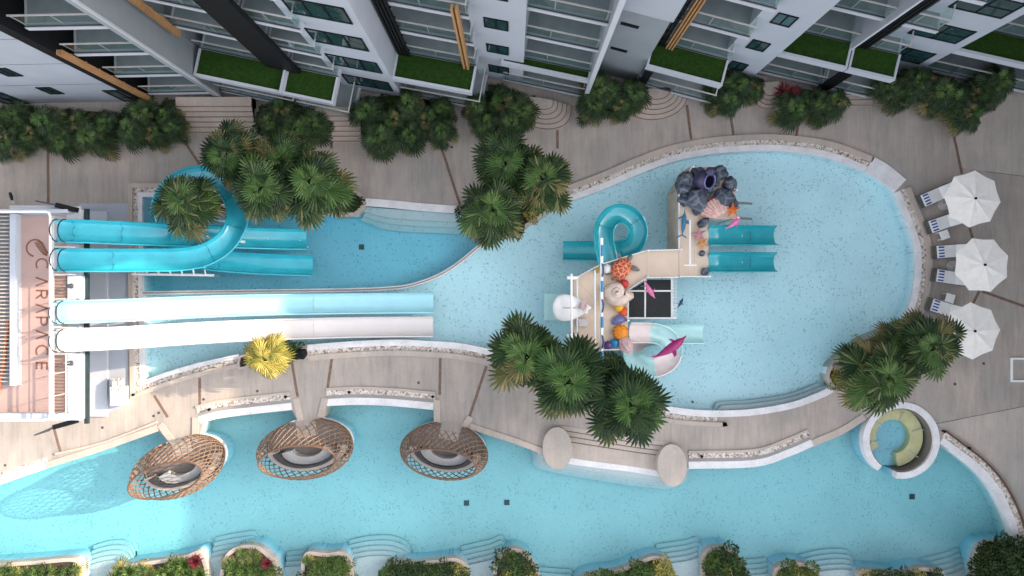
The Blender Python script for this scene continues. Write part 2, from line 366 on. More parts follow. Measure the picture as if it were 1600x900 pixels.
def area(p): return 0.5 * sum(p[i][0]*p[(i+1) % len(p)][1] - p[(i+1) % len(p)][0]*p[i][1] for i in range(len(p)))
def inside(x, y, p):
    c = False; n = len(p); j = n - 1
    for i in range(n):
        xi, yi = p[i]; xj, yj = p[j]
        if (yi > y) != (yj > y) and x < (xj-xi)*(y-yi)/(yj-yi)+xi: c = not c
        j = i
    return c
def fill2d(poly, holes=()):
    vs = []; es = []
    for ring in [poly] + list(holes):
        o = len(vs); n = len(ring)
        vs += [Vector((p[0], p[1])) for p in ring]; es += [(o+i, o+(i+1) % n) for i in range(n)]
    r = geometry.delaunay_2d_cdt(vs, es, [], 0, 1e-5)
    out = []
    for f in r[2]:
        cx = sum(r[0][i].x for i in f)/len(f); cy = sum(r[0][i].y for i in f)/len(f)
        if inside(cx, cy, poly) and not any(inside(cx, cy, h) for h in holes):
            a, b, c = (r[0][i] for i in f[:3])
            out.append(tuple(f) if (b-a).cross(c-a) > 0 else tuple(f)[::-1])
    return [(p.x, p.y) for p in r[0]], out
def offset(line, d, closed=False):
    """d > 0 moves to the left of the walking direction"""
    n = len(line); out = []
    for i in range(n):
        p = Vector(line[i]).to_2d()
        a = Vector(line[(i-1) % n] if (closed or i > 0) else line[i]).to_2d(); b = Vector(line[(i+1) % n] if (closed or i < n-1) else line[i]).to_2d()
        t1 = (p-a); t2 = (b-p)
        t1 = t1.normalized() if t1.length > 1e-9 else None; t2 = t2.normalized() if t2.length > 1e-9 else None
        if t1 is None: t1 = t2
        if t2 is None: t2 = t1
        n1 = Vector((-t1.y, t1.x)); n2 = Vector((-t2.y, t2.x)); m = n1+n2
        m = m.normalized() if m.length > 1e-6 else n1
        k = d / max(0.35, m.dot(n1))
        out.append((p.x+m.x*k, p.y+m.y*k))
    return out
def catmull(pts, n=5):
    out = []
    P = [Vector((p[0], p[1], p[2] if len(p) > 2 and not isinstance(p[2], str) else 0)) for p in pts]
    if len(P) < 3: return [tuple(p) for p in P]
    for i in range(len(P)-1):
        p0 = P[i-1] if i > 0 else P[0]*2-P[1]; p1 = P[i]; p2 = P[i+1]; p3 = P[i+2] if i+2 < len(P) else P[-1]*2-P[-2]
        for k in range(n):
            t = k/n
            q = 0.5*((2*p1)+(p2-p0)*t+(2*p0-5*p1+4*p2-p3)*t*t+(3*p1-p0-3*p2+p3)*t**3)
            out.append(tuple(q))
    out.append(tuple(P[-1]))
    return out
def curve(spec, z=0.0, n=5, closed=True):
    """pixel outline (z tells the level it was read at) -> ground metres; entries ending in 'c' are corners"""
    pts = list(spec)
    if closed: pts = pts + [pts[0]]
    runs = [[pts[0]]]
    for p in pts[1:]:
        runs[-1].append(p)
        if len(p) > 2: runs.append([p])
    if len(runs[-1]) < 2: runs.pop()
    out = []
    for r in runs:
        c = catmull([(p[0], p[1]) for p in r], n) if len(r) > 2 else [(p[0], p[1], 0) for p in r]
        if out: c = c[1:]
        out += [W2(p[0], p[1], z) for p in c]
    if closed and (Vector(out[0])-Vector(out[-1])).length < 1e-6: out.pop()
    return out
def path3(spec, n=6):
    """(px, py, z) -> smooth path in metres"""
    pts = [W(*p) for p in spec]
    return [Vector(p) for p in catmull([tuple(p) for p in pts], n)]

# ------------------------------------------------------------------ object bookkeeping
def tag(o, label=None, cat=None, group=None, kind=None):
    if label: o['label'] = label
    if cat: o['category'] = cat
    if group: o['group'] = group
    if kind: o['kind'] = kind
    return o
def thing(name, label, cat, loc=(0, 0, 0), group=None, rotz=0.0):
    o = bpy.data.objects.new(name, None); COL.objects.link(o); o.location = loc; o.rotation_euler = (0, 0, rotz)
    o.empty_display_size = 0.3
    return tag(o, label, cat, group)
def struct(o): o['kind'] = 'structure'; return o
def lkids(o, table):
    return [c for c in table if c.parent == o]
def dup(root, loc, rotz=0.0, scale=1.0, label=None, group=None):
    def kids(o): return list(o.children)
    def rec(o, par):
        c = o.copy(); COL.objects.link(c)
        if par is not None: c.parent = par; c.matrix_parent_inverse = o.matrix_parent_inverse.copy()
        for k in kids(o): rec(k, c)
        return c
    r = rec(root, None); r.location = loc; r.rotation_euler = (0, 0, rotz); r.scale = (scale,)*3 if not isinstance(scale, tuple) else scale
    if label: r['label'] = label
    if group: r['group'] = group
    return r

# ================================================================== POOLS AND GROUND
ZW_U, ZW_L = -0.12, -0.40
c = 'c'
divider_px = [(223, 458), (400, 455), (547, 453), (613, 450), (645, 445), (680, 433), (707, 418), (733, 398), (757, 377)]
S_top = [(222, 307, c), (325, 307, c), (338, 335), (400, 331), (480, 335), (549, 338), (563, 332), (571, 321, c), (610, 324), (660, 329), (717, 333, c), (728, 345), (740, 362), (757, 377, c)]
M_right = [(757, 377, c), (790, 371), (830, 352), (866, 324, c), (893, 314), (947, 294), (1000, 271), (1053, 252), (1107, 241), (1150, 237), (1200, 235), (1253, 239), (1300, 248),
           (1345, 265), (1372, 279), (1393, 295), (1408, 326), (1421, 358), (1429, 385), (1431, 411), (1429, 438), (1423, 470), (1413, 491), (1409, 503, c),
           (1384, 514), (1347, 530), (1315, 553), (1296, 571), (1290, 587), (1298, 604, c), (1280, 613), (1240, 628), (1180, 639), (1121, 642), (1080, 640), (1041, 635, c),
           (1012, 612), (1000, 588), (985, 568), (965, 558), (945, 556), (915, 570), (880, 590), (840, 575), (800, 555), (771, 547, c), (720, 537), (667, 533), (627, 531), (560, 533), (480, 539),
           (430, 545), (373, 554), (320, 565), (267, 580), (225, 595, c), (223, 458, c)]
L_px = [(-90, 790, c), (0, 757), (75, 731), (160, 704), (248, 673, c), (264, 693, c), (308, 690, c), (313, 676, c), (318, 660, c), (344, 653), (391, 647), (456, 640, c), (467, 662, c), (500, 655, c), (511, 634, c),
        (558, 632), (613, 634), (678, 640, c), (684, 665, c), (724, 672, c), (733, 669, c), (768, 681), (800, 691), (850, 710, c), (853, 690, c), (877, 664, c), (936, 675), (998, 686), (1048, 692, c), (1066, 704, c), (1076, 732, c),
        (1180, 729), (1235, 712), (1280, 693), (1317, 677), (1352, 655), (1385, 637), (1420, 634), (1450, 655), (1468, 692), (1493, 710), (1527, 737), (1553, 768), (1573, 807), (1585, 845), (1596, 890), (1604, 950, c), (-90, 950, c)]
S_line = curve(S_top, closed=False); D_line = curve(divider_px, closed=False)
S_poly = S_line + list(reversed(D_line))[1:]
M_poly = curve(M_right)
M_line = curve(M_right[:-1], closed=False)
U_poly = S_line[:-1] + M_line           # outline of both upper basins (divider stays inside)
i0 = 0
M_poly = M_line + D_line[:-1]
L_poly = curve(L_px)

# deck sheets
mb = MB(); DX, DY = 75.0, 60.0
mb.sheet([(-DX, -DY), (DX, -DY), (DX, DY), (-DX, DY)], 0.0, [U_poly, L_poly])
struct(mb.build('deck', M['deck']))
mb = MB(); G = 900.0
mb.sheet([(-G, -G), (G, -G), (G, G), (-G, G)], 0.0, [[(-DX, -DY), (DX, -DY), (DX, DY), (-DX, DY)]])
struct(mb.build('ground', M['wallgrey']))
# lower promenade between the two pools, and faint sun patches on the right painted as paler sheets
pz = 0.004
mb = MB()
mb.sheet([W2(*p) for p in [(1462, 662), (1475, 661), (1530, 648), (1605, 634), (1750, 610), (1800, 900), (1645, 880), (1598, 800), (1575, 752), (1540, 712), (1497, 680)]], pz)
mb.sheet([W2(*p) for p in [(1502, 262), (1540, 268), (1605, 276), (1750, 290), (1750, 90), (1480, 110), (1489, 190)]], pz)
struct(mb.build('paving', M['sun_patch_paving']))

def basin(poly, zf, name, m, ztop=-0.006):
    out = offset(poly, 0.004, True)
    b = MB(); b.sheet(out, zf); b.wallring(out, zf, ztop)
    struct(b.build(name, m))
basin(S_poly, -1.25, 'pool_basin', M['tile_slide'])
basin(M_poly, -0.75, 'pool_basin', M['tile_main'])
basin(L_poly, -1.45, 'pool_basin', M['tile_low'])
def water(poly, zf, zw, name='pool_water'):
    out = offset(poly, 0.05, True)
    b = MB(); b.prism(out, zf-0.06, zw); struct(b.build(name, M['water']))
water(S_poly, -1.25, ZW_U); water(M_poly, -0.75, ZW_U); water(L_poly, -1.45, ZW_L)
# divider wall between slide pool and main pool
b = MB(); b.band(D_line, -0.10, 0.10, -1.3, -0.02); b.band(D_line, -0.035, 0.035, -0.02, 0.02, mi=1)
tag(b.build('divider_wall', [M['coping'], M['wallgrey']]), 'low curved double-ridged wall dividing the deep slide pool from the wide pale pool', 'pool wall')

# coping, pebble channel and raised kerb round the upper pool
def edging(line, wa=0.32, wp=0.26, wk=0.30, kerb=True):
    a = MB(); a.band(line, -0.02, wa, -0.14, 0.03); a.build('white_coping', M['coping'])['kind'] = 'structure'
    a = MB(); a.band(line, wa, wa+wp, -0.10, 0.014); a.build('pebble_channel', M['pebble'])['kind'] = 'structure'
    if kerb:
        a = MB(); a.band(line, wa+wp, wa+wp+wk, -0.10, 0.13); a.build('kerb', M['curb'])['kind'] = 'structure'
def sub(spec, a, b):
    return curve(spec[a:b], closed=False)
r0 = next(i for i, p in enumerate(M_right) if p[:2] == (866, 324)); r1 = next(i for i, p in enumerate(M_right) if p[:2] == (1409, 503))
gate0 = [i for i, p in enumerate(M_right) if p[:2] == (1345, 265)][0]; gate1 = [i for i, p in enumerate(M_right) if p[:2] == (1393, 295)][0]
edging(curve([(866, 324), *[(p[0], p[1]) for p in M_right[r0+1:gate0+1]], (1352, 268)], closed=False))
edging(curve([(1398, 301), *[(p[0], p[1]) for p in M_right[gate1+1:r1+1]]], closed=False))
gl = curve([(1352, 268), (1372, 279), (1393, 296), (1397.5, 300)], closed=False)
b = MB(); b.band(gl, -0.02, 0.93, -0.14, 0.045); struct(b.build('white_coping', M['coping']))
rb = [i for i, p in enumerate(M_right) if p[:2] == (1298, 604)][0]; rc = [i for i, p in enumerate(M_right) if p[:2] == (1041, 635)][0]
rd = [i for i, p in enumerate(M_right) if p[:2] == (771, 547)][0]
ln = curve([(p[0], p[1]) for p in M_right[rb:rc+1]], closed=False)
b = MB(); b.band(ln, -0.02, 0.34, -0.14, 0.03); struct(b.build('white_coping', M['coping']))
ln2 = curve([(1121, 642), (1080, 640), (1041, 635), (1020, 624)], closed=False)
b = MB(); b.band(ln2, 0.34, 0.62, -0.1, 0.014); struct(b.build('pebble_channel', M['pebble']))
ln2 = curve([(1127, 642), (1121, 642), (1080, 640), (1041, 635), (1020, 624)], closed=False)
b = MB(); b.band(ln2, 0.62, 0.86, -0.1, 0.13); struct(b.build('kerb', M['curb']))
bl = curve([(p[0], p[1]) for p in M_right[rd:-3]] + [(372, 554)], closed=False)
low1 = curve([(771, 547), (720, 537), (667, 533), (627, 531), (560, 533), (480, 539)], closed=False)
edging(low1)
low2 = curve([(373, 554), (320, 565), (267, 580), (225, 595, c), (222.5, 458, c), (222, 307, c), (325, 307)], closed=False)
edging(low2, 0.22, 0.26, 0.24)
# white ledge of the slide pool's beach steps
ln = curve([(571, 321), (610, 324), (660, 329), (717, 333)], closed=False)
b = MB(); b.band(ln, -0.02, 0.40, -0.14, 0.02); struct(b.build('white_coping', M['coping']))
# in-water steps (stacked treads)
def treads(levels, m=M['tile_step'], name='pool_step'):
    o = MB()
    for poly, z0, z1 in levels: o.prism(poly, z0, z1)
    struct(o.build(name, m))
    o = MB()
    for poly, z0, z1 in levels:
        p = poly if area(poly) > 0 else poly[::-1]
        o.band(p, 0.0, 0.045, z1-.02, z1+.004, closed=True)
    struct(o.build('step_nosing', M['nosing']))
treads([(curve([(557, 342, c), (575, 349), (603, 358), (655, 362), (707, 364), (744, 366, c), (722, 334, c), (571, 322, c)]), -1.3, -0.85),
        (curve([(563, 336, c), (603, 348), (655, 352.5), (735, 356, c), (722, 334, c), (571, 322, c)]), -0.85, -0.60),
        (curve([(566, 330, c), (603, 339), (655, 344), (727, 347, c), (722, 334, c), (571, 322, c)]), -0.60, -0.38)])
treads([(curve([(1119, 643, c), (1122, 634), (1131, 630), (1180, 627), (1240, 617), (1284, 600, c), (1299, 604, c), (1240, 630, c), (1180, 641, c)]), -0.8, -0.50),
        (curve([(1122, 643, c), (1127, 638), (1136, 634.5), (1180, 632), (1240, 622), (1290, 604, c), (1299, 606, c), (1240, 630, c), (1180, 641, c)]), -0.50, -0.30)])

# ---- lower pool edges
def lowband(spec, d0, d1, z0, z1, m, name, kind='structure'):
    o = MB(); o.band(curve(spec, closed=False), d0, d1, z0, z1); q = o.build(name, M[m]); q['kind'] = kind; return q
# far left bank: white ledge, then beige coping
lowband([(-90, 790), (0, 757), (75, 731)], -0.02, 0.32, -0.5, 0.012, 'coping', 'white_coping')
lowband([(-90, 778), (0, 747), (75, 720.5)], 0, 0.26, -0.1, 0.016, 'pebble', 'pebble_channel')
lowband([(75, 731), (160, 704), (248, 673)], -0.02, 0.34, -0.5, 0.06, 'beige', 'pool_coping')
lowband([(88, 711), (160, 694), (247, 661)], 0.02, 0.14, -0.1, 0.10, 'curb', 'kerb')
# lane walls
for pts in ([(250, 663), (271, 690)], [(305, 690), (306, 652)], [(463, 623), (470, 657)], [(501, 652), (508, 622)], [(682.5, 624), (683, 661)], [(724, 670), (735, 651)]):
    lowband(pts, -0.18, 0.18, -1.4, 0.055, 'beige', 'lane_wall')
# bays: wall down to a white ledge just above the water, pebble strip behind
bays = [[(313, 661), (344, 653), (391, 647), (456, 640)], [(511, 634), (558, 632), (613, 634), (678, 640)], [(1076, 732), (1180, 729), (1235, 712), (1272, 696)]]
for i, bay in enumerate(bays):
    lowband(bay, -0.02, 0.38, -0.6, 0.012, 'coping', 'white_coping')
    lowband(bay, 0.38, 0.58, -0.6, 0.008, 'wallgrey', 'pool_wall')
    lowband(bay, 0.58, 0.86, -0.1, 0.030, 'pebble', 'pebble_channel')
    lowband(bay, 0.86, 1.00, -0.1, 0.075, 'curb', 'kerb')
# beige wall from the third lane to the round terrace, and on to the spa
lowband([(733, 669), (768, 681), (800, 691), (850, 710)], -0.02, 0.30, -0.6, 0.05, 'beige', 'pool_coping')
lowband([(1272, 697), (1280, 693), (1317, 677), (1352, 655)], -0.02, 0.36, -0.6, 0.06, 'beige', 'pool_coping')
# right bank
lowband([(1468, 692), (1493, 710), (1527, 737), (1553, 768), (1573, 807), (1585, 845), (1596, 890), (1604, 950)], -0.02, 0.36, -0.6, 0.012, 'coping', 'white_coping')
lowband([(1466, 690), (1493, 710), (1527, 737), (1553, 768), (1573, 807), (1585, 845), (1596, 890)], 0.36, 0.66, -0.1, 0.03, 'pebble', 'pebble_channel')
lowband([(1466, 690), (1493, 710), (1527, 737), (1553, 768), (1573, 807), (1585, 845), (1596, 890)], 0.66, 0.74, -0.1, 0.14, 'lattice_dark', 'kerb')

# ---- round-ended stone terrace with steps
def disc(px, py, rx, ry, n=40, rot=0.0, z=0.0):
    cx, cy = W2(px, py, z); k = (H-z)/F
    out = []
    for i in range(n):
        a = 2*PI*i/n; x = rx*k*math.cos(a); y = ry*k*math.sin(a)
        out.append((cx+x*math.cos(rot)-y*math.sin(rot), cy+x*math.sin(rot)+y*math.cos(rot)))
    return out
for (px, py) in ((871, 700.5), (1050.5, 727)):
    b = MB(); b.prism(disc(px, py, 23, 33, rot=0.06, n=56, z=0.32), -1.4, 0.32)
    tag(b.build('stone_plinth', M['beige'], smooth=True), 'smooth round beige plinth at the %s end of the pool terrace steps' % ('left' if px < 900 else 'right'), 'plinth', 'round plinths of the pool terrace')
tt = [(885, 664, c), (936, 675), (998, 686), (1044, 692, c)]
def strip(t0, t1, z):
    """a slice of the terrace between two curves (fractions of the way down)"""
    top = [(860, 662), (936, 675), (998, 686), (1064, 693)]; bot = [(878, 723), (936, 731), (985, 737), (1045, 747)]
    l = lambda t: [(a[0]+(b_[0]-a[0])*t, a[1]+(b_[1]-a[1])*t) for a, b_ in zip(top, bot)]
    return [W2(p[0], p[1]) for p in catmull(l(t0), 5)] + [W2(p[0], p[1]) for p in reversed(catmull(l(t1), 5))]
b = MB()
for t0, z in ((0.0, -0.03), (0.14, -0.12), (0.29, -0.21), (0.44, -0.30)):
    b.prism(strip(t0, 0.88 if z < -0.29 else t0+0.155, z), -1.4, z)
tag(b.build('terrace_steps', M['beige']), 'wide curved beige steps going down between two round plinths to the lower pool', 'steps')
b = MB()
for t0, z in ((0.14, -0.119), (0.29, -0.209), (0.44, -0.299)):
    p = strip(t0-0.028, t0+0.0, z); b.prism(p, z+0.07, z+0.095)
struct(b.build('step_nosing', M['joint']))
b = MB(); b.prism(strip(0.88, 1.05, 0), -1.4, -0.34); struct(b.build('white_coping', M['coping']))
def shelf(dx, dy, z0, z1):
    return (curve([(838-dx*0.6, 706, c), (842-dx*.5, 718+dy), (858, 728+dy, ), (940, 743+dy), (1029, 756+dy), (1060, 755+dy), (1076+dx*.3, 742+dy), (1084+dx*.2, 730, c), (1030, 720, c), (880, 695, c)]), z0, z1)
treads([shelf(12, 15, -1.5, -0.92), shelf(6, 10, -0.92, -0.78), shelf(2, 5, -0.78, -0.64), shelf(0, 0, -0.64, -0.52)])

# ---- spa ring
sx, sy = W2(1408, 688)
def arcpts(a0, a1, n=40, sqx=1.0, sqy=1.0): return [(sx+math.cos(a)*sqx, sy+math.sin(a)*sqy) for a in [math.radians(a0+(a1-a0)*i/n) for i in range(n+1)]]
k = H/F
A0, A1 = -98, 232
def ringarc(r_out, r_in, z0, z1, a0=A0, a1=A1, mi=0, ox=0.0, oy=0.0, mb=None):
    mb = mb or MB(); n = 60
    o_ = [(sx+ox+r_out*math.cos(math.radians(a0+(a1-a0)*i/n)), sy+oy+r_out*1.0*math.sin(math.radians(a0+(a1-a0)*i/n))) for i in range(n+1)]
    i_ = [(sx+ox+r_in*math.cos(math.radians(a0+(a1-a0)*i/n)), sy+oy+r_in*math.sin(math.radians(a0+(a1-a0)*i/n))) for i in range(n+1)]
    mb.prism(o_ + i_[::-1], z0, z1, mi); return mb
t = thing('spa_pool', 'round spa ring with a white rim and gold mosaic seat joined to the lower pool', 'spa pool', (sx, sy, -1.4))
ringarc(60*k, 50*k, -0.42, 0.04).build('rim', M['coping'], t)
ringarc(59.7*k, 50*k, -1.4, -0.425).build('tiled_side', M['tile_slide'], t)
ringarc(49.9*k, 48*k, -1.4, -0.1).build('inner_wall', M['timber'], t)  # dark material paints in the shadow inside the rim
ringarc(47.9*k, 27*k, -1.4, -0.62, -80, 215, ox=-0.12, oy=0.08).build('seat', M['gold'], t)
b = MB(); b.prism(disc(1406, 688, 47, 47), -1.44, -1.05); b.build('spa_floor', M['tile_slide'], t)
for a in (20, 75, 140, 190, 318):
    b = MB(); p = Vector((sx+42*k*math.cos(math.radians(a)), sy+42*k*math.sin(math.radians(a)), -0.58)); q = Vector((sx+29*k*math.cos(math.radians(a)), sy+29*k*math.sin(math.radians(a)), -0.58))
    b.tube([p+Vector((0, 0, .25)), p, q, q+Vector((0, 0, -.3))], 0.03, 6); b.build('grab_rail', M['rail'], t)

# ---- drains in the pool floors
for px, py, z, zf, lab in ((565, 386, -1.24, -1.24, 'square drain grate on the floor of the slide pool'), (729, 786, 0, -1.44, 'left of a pair of square drain grates on the lower pool floor'),
                       (792, 785, 0, -1.44, 'right of a pair of square drain grates on the lower pool floor'), (1425, 776, 0, -1.44, 'lone drain grate on the lower pool floor below the spa ring')):
    x, y = W2(px, py, zf); b = MB(); b.box(x-.15, x+.15, y-.15, y+.15, zf-0.02, zf+0.03)
    for i in range(4): b.box(x-.13+.07*i, x-.10+.07*i, y-.13, y+.13, zf+0.03, zf+0.045)
    tag(b.build('floor_drain', M['darkgrey']), lab, 'drain', 'drain grates in the pool floors')

# ---- brown joints in the paving
joints = [[(75, 232), (75.5, 318)], [(281, 210), (312, 257)], [(687, 222), (719, 321)], [(871, 203), (871, 232)], [(1073, 164), (1080, 218)], [(1139, 164), (1146, 211)], [(1251, 176), (1244, 213)],
          [(1484, 183), (1497, 243), (1503, 272)], [(1514, 352), (1521, 378)], [(1530, 455), (1519, 477)], [(1534, 455), (1610, 482)], [(455, 560), (465, 620)], [(518.5, 560), (511, 612)],
          [(688, 558), (687, 617)], [(760, 572), (733, 653)], [(241, 618), (262, 652)], [(312, 590), (312, 640)], [(84, 668), (95, 708)], [(518, 220), (518, 232)]]
for j in joints:
    b = MB(); b.band([W2(*p) for p in j], -0.075, 0.075, -0.05, 0.006); struct(b.build('paving_joint', M['joint']))
# thin tooled slab joints
b = MB()
for j in [[(1463, 662), (1600, 635)], [(1540, 268), (1605, 276)], [(1535, 300), (1520, 268)], [(955, 243), (990, 222)]][:2]:
    b.band([W2(*p) for p in j], -0.012, 0.012, -0.05, 0.008)
struct(b.build('slab_joint', M['darkgrey']))
b = MB()
for px, py in ((160, 668), (248, 645), (240, 677-27), (654, 598), (8, 727), (402, 611), (953-30, 640), (1082, 628), (706, 230), (1492, 600), (1537, 568), (660, 226), (318, 624)):
    b.prism(disc(px, py, 2.2, 2.2, 10), -0.02, 0.008)
struct(b.build('deck_drains', M['darkgrey']))
# small uplights in the pebble strips
for px, py, lab in ((448, 619, 'small black spotlight in the pebble strip beside the second lattice pod lane'), (547, 612, 'small black spotlight at the left end of the middle pebble strip'), (677, 619, 'small black spotlight at the right end of the middle pebble strip'),
                    (329, 639, 'small black spotlight at the left end of the first pebble strip'), (1095, 712, 'small black spotlight in the pebble strip right of the round terrace'), (1472, 673, 'small black spotlight in the pebble strip beside the spa ring'), (1511, 699, 'small black spotlight in the curved pebble strip of the right bank'), (211, 616, 'small black spotlight in the pebble corner of the slide pool')):
    x, y = W2(px, py); b = MB(); mt = Matrix.Translation((x, y, 0.0)); b.lathe([(0.05, 0.0), (0.05, .02), (0.02, .03), (.02, .12), (.07, .13), (.085, .24), (.06, .25)], mt, 12)
    tag(b.build('spotlight', M['dark'], smooth=True), lab, 'spotlight', 'spotlights in the pebble strips')

# ================================================================== PLANTERS
def planter(spec, label, z0=-0.1, z1=0.16, w=0.22, group='kerbed planting beds', soil=0.05, m='curb', n=5, wet=None):
    poly = curve(spec, n=n)
    if area(poly) > 0: poly = poly[::-1]
    t = thing('planter', label, 'planter', (*poly[0], 0.0), group)
    b = MB(); b.band(poly, -w, 0.0, wet if wet else z0, z1, closed=True); b.build('kerb', M[m], t)
    if wet: b = MB(); b.band(poly, -w, -0.01, z0, wet-.004, closed=True); b.build('tiled_side', M['tile_slide'], t)  # darker mosaic puts the deep-water shade into the tile colour
    b = MB(); b.prism(offset(poly, -w*0.9, True), z0, soil); b.build('soil', M['soil'], t)
    return offset(poly, -w*1.1, True)
beds = {}
beds['ul'] = planter([(322, 300), (338, 288), (400, 272), (470, 272), (530, 287), (560, 299), (572, 312), (567, 328), (549, 338), (480, 334), (400, 330), (345, 337), (325, 326)], 'long kerbed bed of palms between the paving and the slide pool', -1.3)
beds['uc'] = planter([(721, 330), (743, 303), (790, 285), (850, 290), (884, 310), (866, 326), (828, 353), (790, 372), (757, 379), (738, 362)], 'kerbed bed under the three palms where the slide pool meets the main pool', -1.3)
beds['lc'] = planter([(775, 549), (805, 556), (845, 575), (880, 588), (912, 571), (940, 556), (966, 556), (988, 567), (1003, 588), (1014, 612), (1035, 632), (1010, 648), (960, 640), (900, 622), (830, 598), (785, 575)], 'wavy kerbed bed of palms south of the play tower', -0.8)
beds['r'] = planter([(1298, 604), (1290, 588), (1296, 571), (1315, 552), (1347, 529), (1384, 513), (1412, 502), (1440, 510), (1450, 545), (1432, 585), (1395, 612), (1350, 622)], 'kerbed bed of yellow shrubs and palms at the lower right of the main pool', -0.8, w=0.16)
beds['y'] = planter([(374, 556), (400, 549), (440, 543), (466, 540), (480, 546), (479, 561), (440, 566), (400, 571), (374, 576)], 'small kerbed bed with the yellow palm beside the white slide', -0.8, w=0.12)
BOT = [
 ('a', [(-60, 884), (0, 880), (60, 876), (112, 872), (126, 881), (131, 905), (131, 950), (-60, 950)], 'kerbed shrub bed at the lower left corner of the pool'),
 ('b', [(166, 950), (168, 903), (180, 886), (227, 878), (288, 868), (308, 861), (320, 873), (327, 905), (328, 950)], 'kerbed bed of yellow-green and red plants, second from the left along the pool bottom'),
 ('c', [(340, 950), (343, 900), (352, 868), (374, 853), (402, 853), (421, 867), (433, 884), (438, 950)], 'kerbed bed with an arched end and spiky red plants at the pool bottom'),
 ('d', [(469, 950), (470, 890), (473, 871), (483, 862), (510, 864.5), (532, 862), (545, 873), (552, 895), (556, 950)], 'short kerbed bed of rounded green shrubs at the pool bottom'),
 ('e', [(598, 950), (600, 900), (607, 877), (650, 878), (682, 875), (712, 872), (728, 883), (735, 903), (738, 950)], 'long kerbed hedge bed with yellow flecks at the pool bottom'),
 ('f', [(769, 950), (771, 890), (781, 867), (800, 857), (817, 861), (832, 875), (843, 898), (846, 950)], 'kerbed bed with a domed end in the middle of the pool bottom'),
 ('g', [(890, 950), (905, 903), (962, 891), (995, 878), (1020, 869), (1038, 872), (1050, 887), (1056, 905), (1062, 950)], 'kerbed bed sloping up to a rounded tip at the pool bottom'),
 ('h', [(1095, 950), (1096, 880), (1102, 861), (1120, 854), (1142, 857), (1157, 871), (1166, 893), (1172, 950)], 'narrow kerbed bed with a rounded end at the pool bottom'),
 ('i', [(1203, 950), (1209, 897), (1216, 885), (1230, 880), (1257, 880), (1276, 889), (1284, 905), (1290, 950)], 'low kerbed bed barely rising above the picture bottom, with yellow flecks'),
 ('j', [(1336, 950), (1340, 900), (1350, 891), (1376, 892), (1407, 895), (1437, 887), (1463, 889), (1477, 898), (1484, 950)], 'wide low kerbed bed next to the dark hedge at the lower right'),
 ('k', [(1518, 950), (1521, 890), (1530, 858), (1547, 848), (1583, 846), (1640, 850), (1660, 950)], 'kerbed bed of the dark hedge in the lower right corner'),
]
for key, spec, lab in BOT: beds[key] = planter(spec, lab, -1.5, 0.0, 0.21, soil=-0.04, wet=-0.46)
# steps between the bottom beds (rising towards the picture's bottom edge)
def botsteps(x0, y0, x1, y1, n=5, arch=6, roundr=True):
    lev = []
    for i in range(n):
        f = i/n; d = i*6.6
        pts = [(x0, y0+d, c), ((x0*2+x1)/3, (y0*2+y1)/3+d-arch*.8), ((x0+x1*2)/3, (y0+y1*2)/3+d-arch*.9), (x1-(x1-x0)*.10, y1+d*1.0-1), (x1, y1+8+d, c), (x1, 960, c), (x0, 960, c)]
        lev.append((curve(pts), -1.5, -1.28+0.16*i))
    treads(lev)
for a in ((124, 866, 192, 861, 5, 7), (320, 853, 392, 843, 5, 3), (437, 876, 474, 874, 4, 1), (537, 857, 637, 858, 5, 9), (718, 867, 790, 850, 5, 0), (1033, 864, 1104, 853, 5, 0), (1160, 889, 1216, 886, 4, 0), (1262, 881, 1350, 874, 5, 6), (1460, 887, 1525, 871, 5, 0), (840, 900, 900, 905, 4, 0)):
    botsteps(*a)
mb = MB(); mb.prism([W2(-90, 940), W2(1606, 940), W2(1606, 960), W2(-90, 960)], -1.5, 0.0); struct(mb.build('path', M['path']))

# ================================================================== PLANTS
def frame(d, up=Vector((0, 0, 1))):
    d = d.normalized(); s = d.cross(up)
    if s.length < 1e-3: s = d.cross(Vector((1, 0, 0)))
    s.normalize(); return d, s, s.cross(d)
def fan_leaf(mb, o, d, L, mi, nseg=20, spread=125, droop=0.35, rng=random):
    """a palmate leaf: blades radiating from the stalk's tip, split from half their length, tips hanging"""
    d, s, u = frame(d)
    for i in range(nseg):
        a = math.radians(-spread + 2*spread*i/(nseg-1)) + rng.uniform(-.03, .03)
        l = L * (1.0 - 0.28*(abs(a)/math.radians(spread))**2) * rng.uniform(0.9, 1.06)
        dr = d*math.cos(a) + s*math.sin(a) + u*(0.16*math.cos(2*a))
        dr.normalize(); sd = (s*math.cos(a) - d*math.sin(a)); nrm = sd.cross(dr)
        w1 = l*0.074; w2 = l*0.052
        p0 = o + dr*0.03
        p1 = o + dr*l*0.52; p2 = o + dr*l*0.80 - Vector((0, 0, droop*l*0.13)); p3 = o + dr*l*0.99 - Vector((0, 0, droop*l*(0.34+rng.uniform(0, .2))))
        fold = u*(-l*0.045)
        vs = [p0, p1-sd*w1+fold, p1+u*l*0.012, p1+sd*w1+fold, p2-sd*w2+fold, p2+u*l*.008, p2+sd*w2+fold, p3]
        mb.add(vs, [(0, 2, 1), (0, 3, 2), (1, 2, 5, 4), (2, 3, 6, 5), (4, 5, 7), (5, 6, 7)], mi)
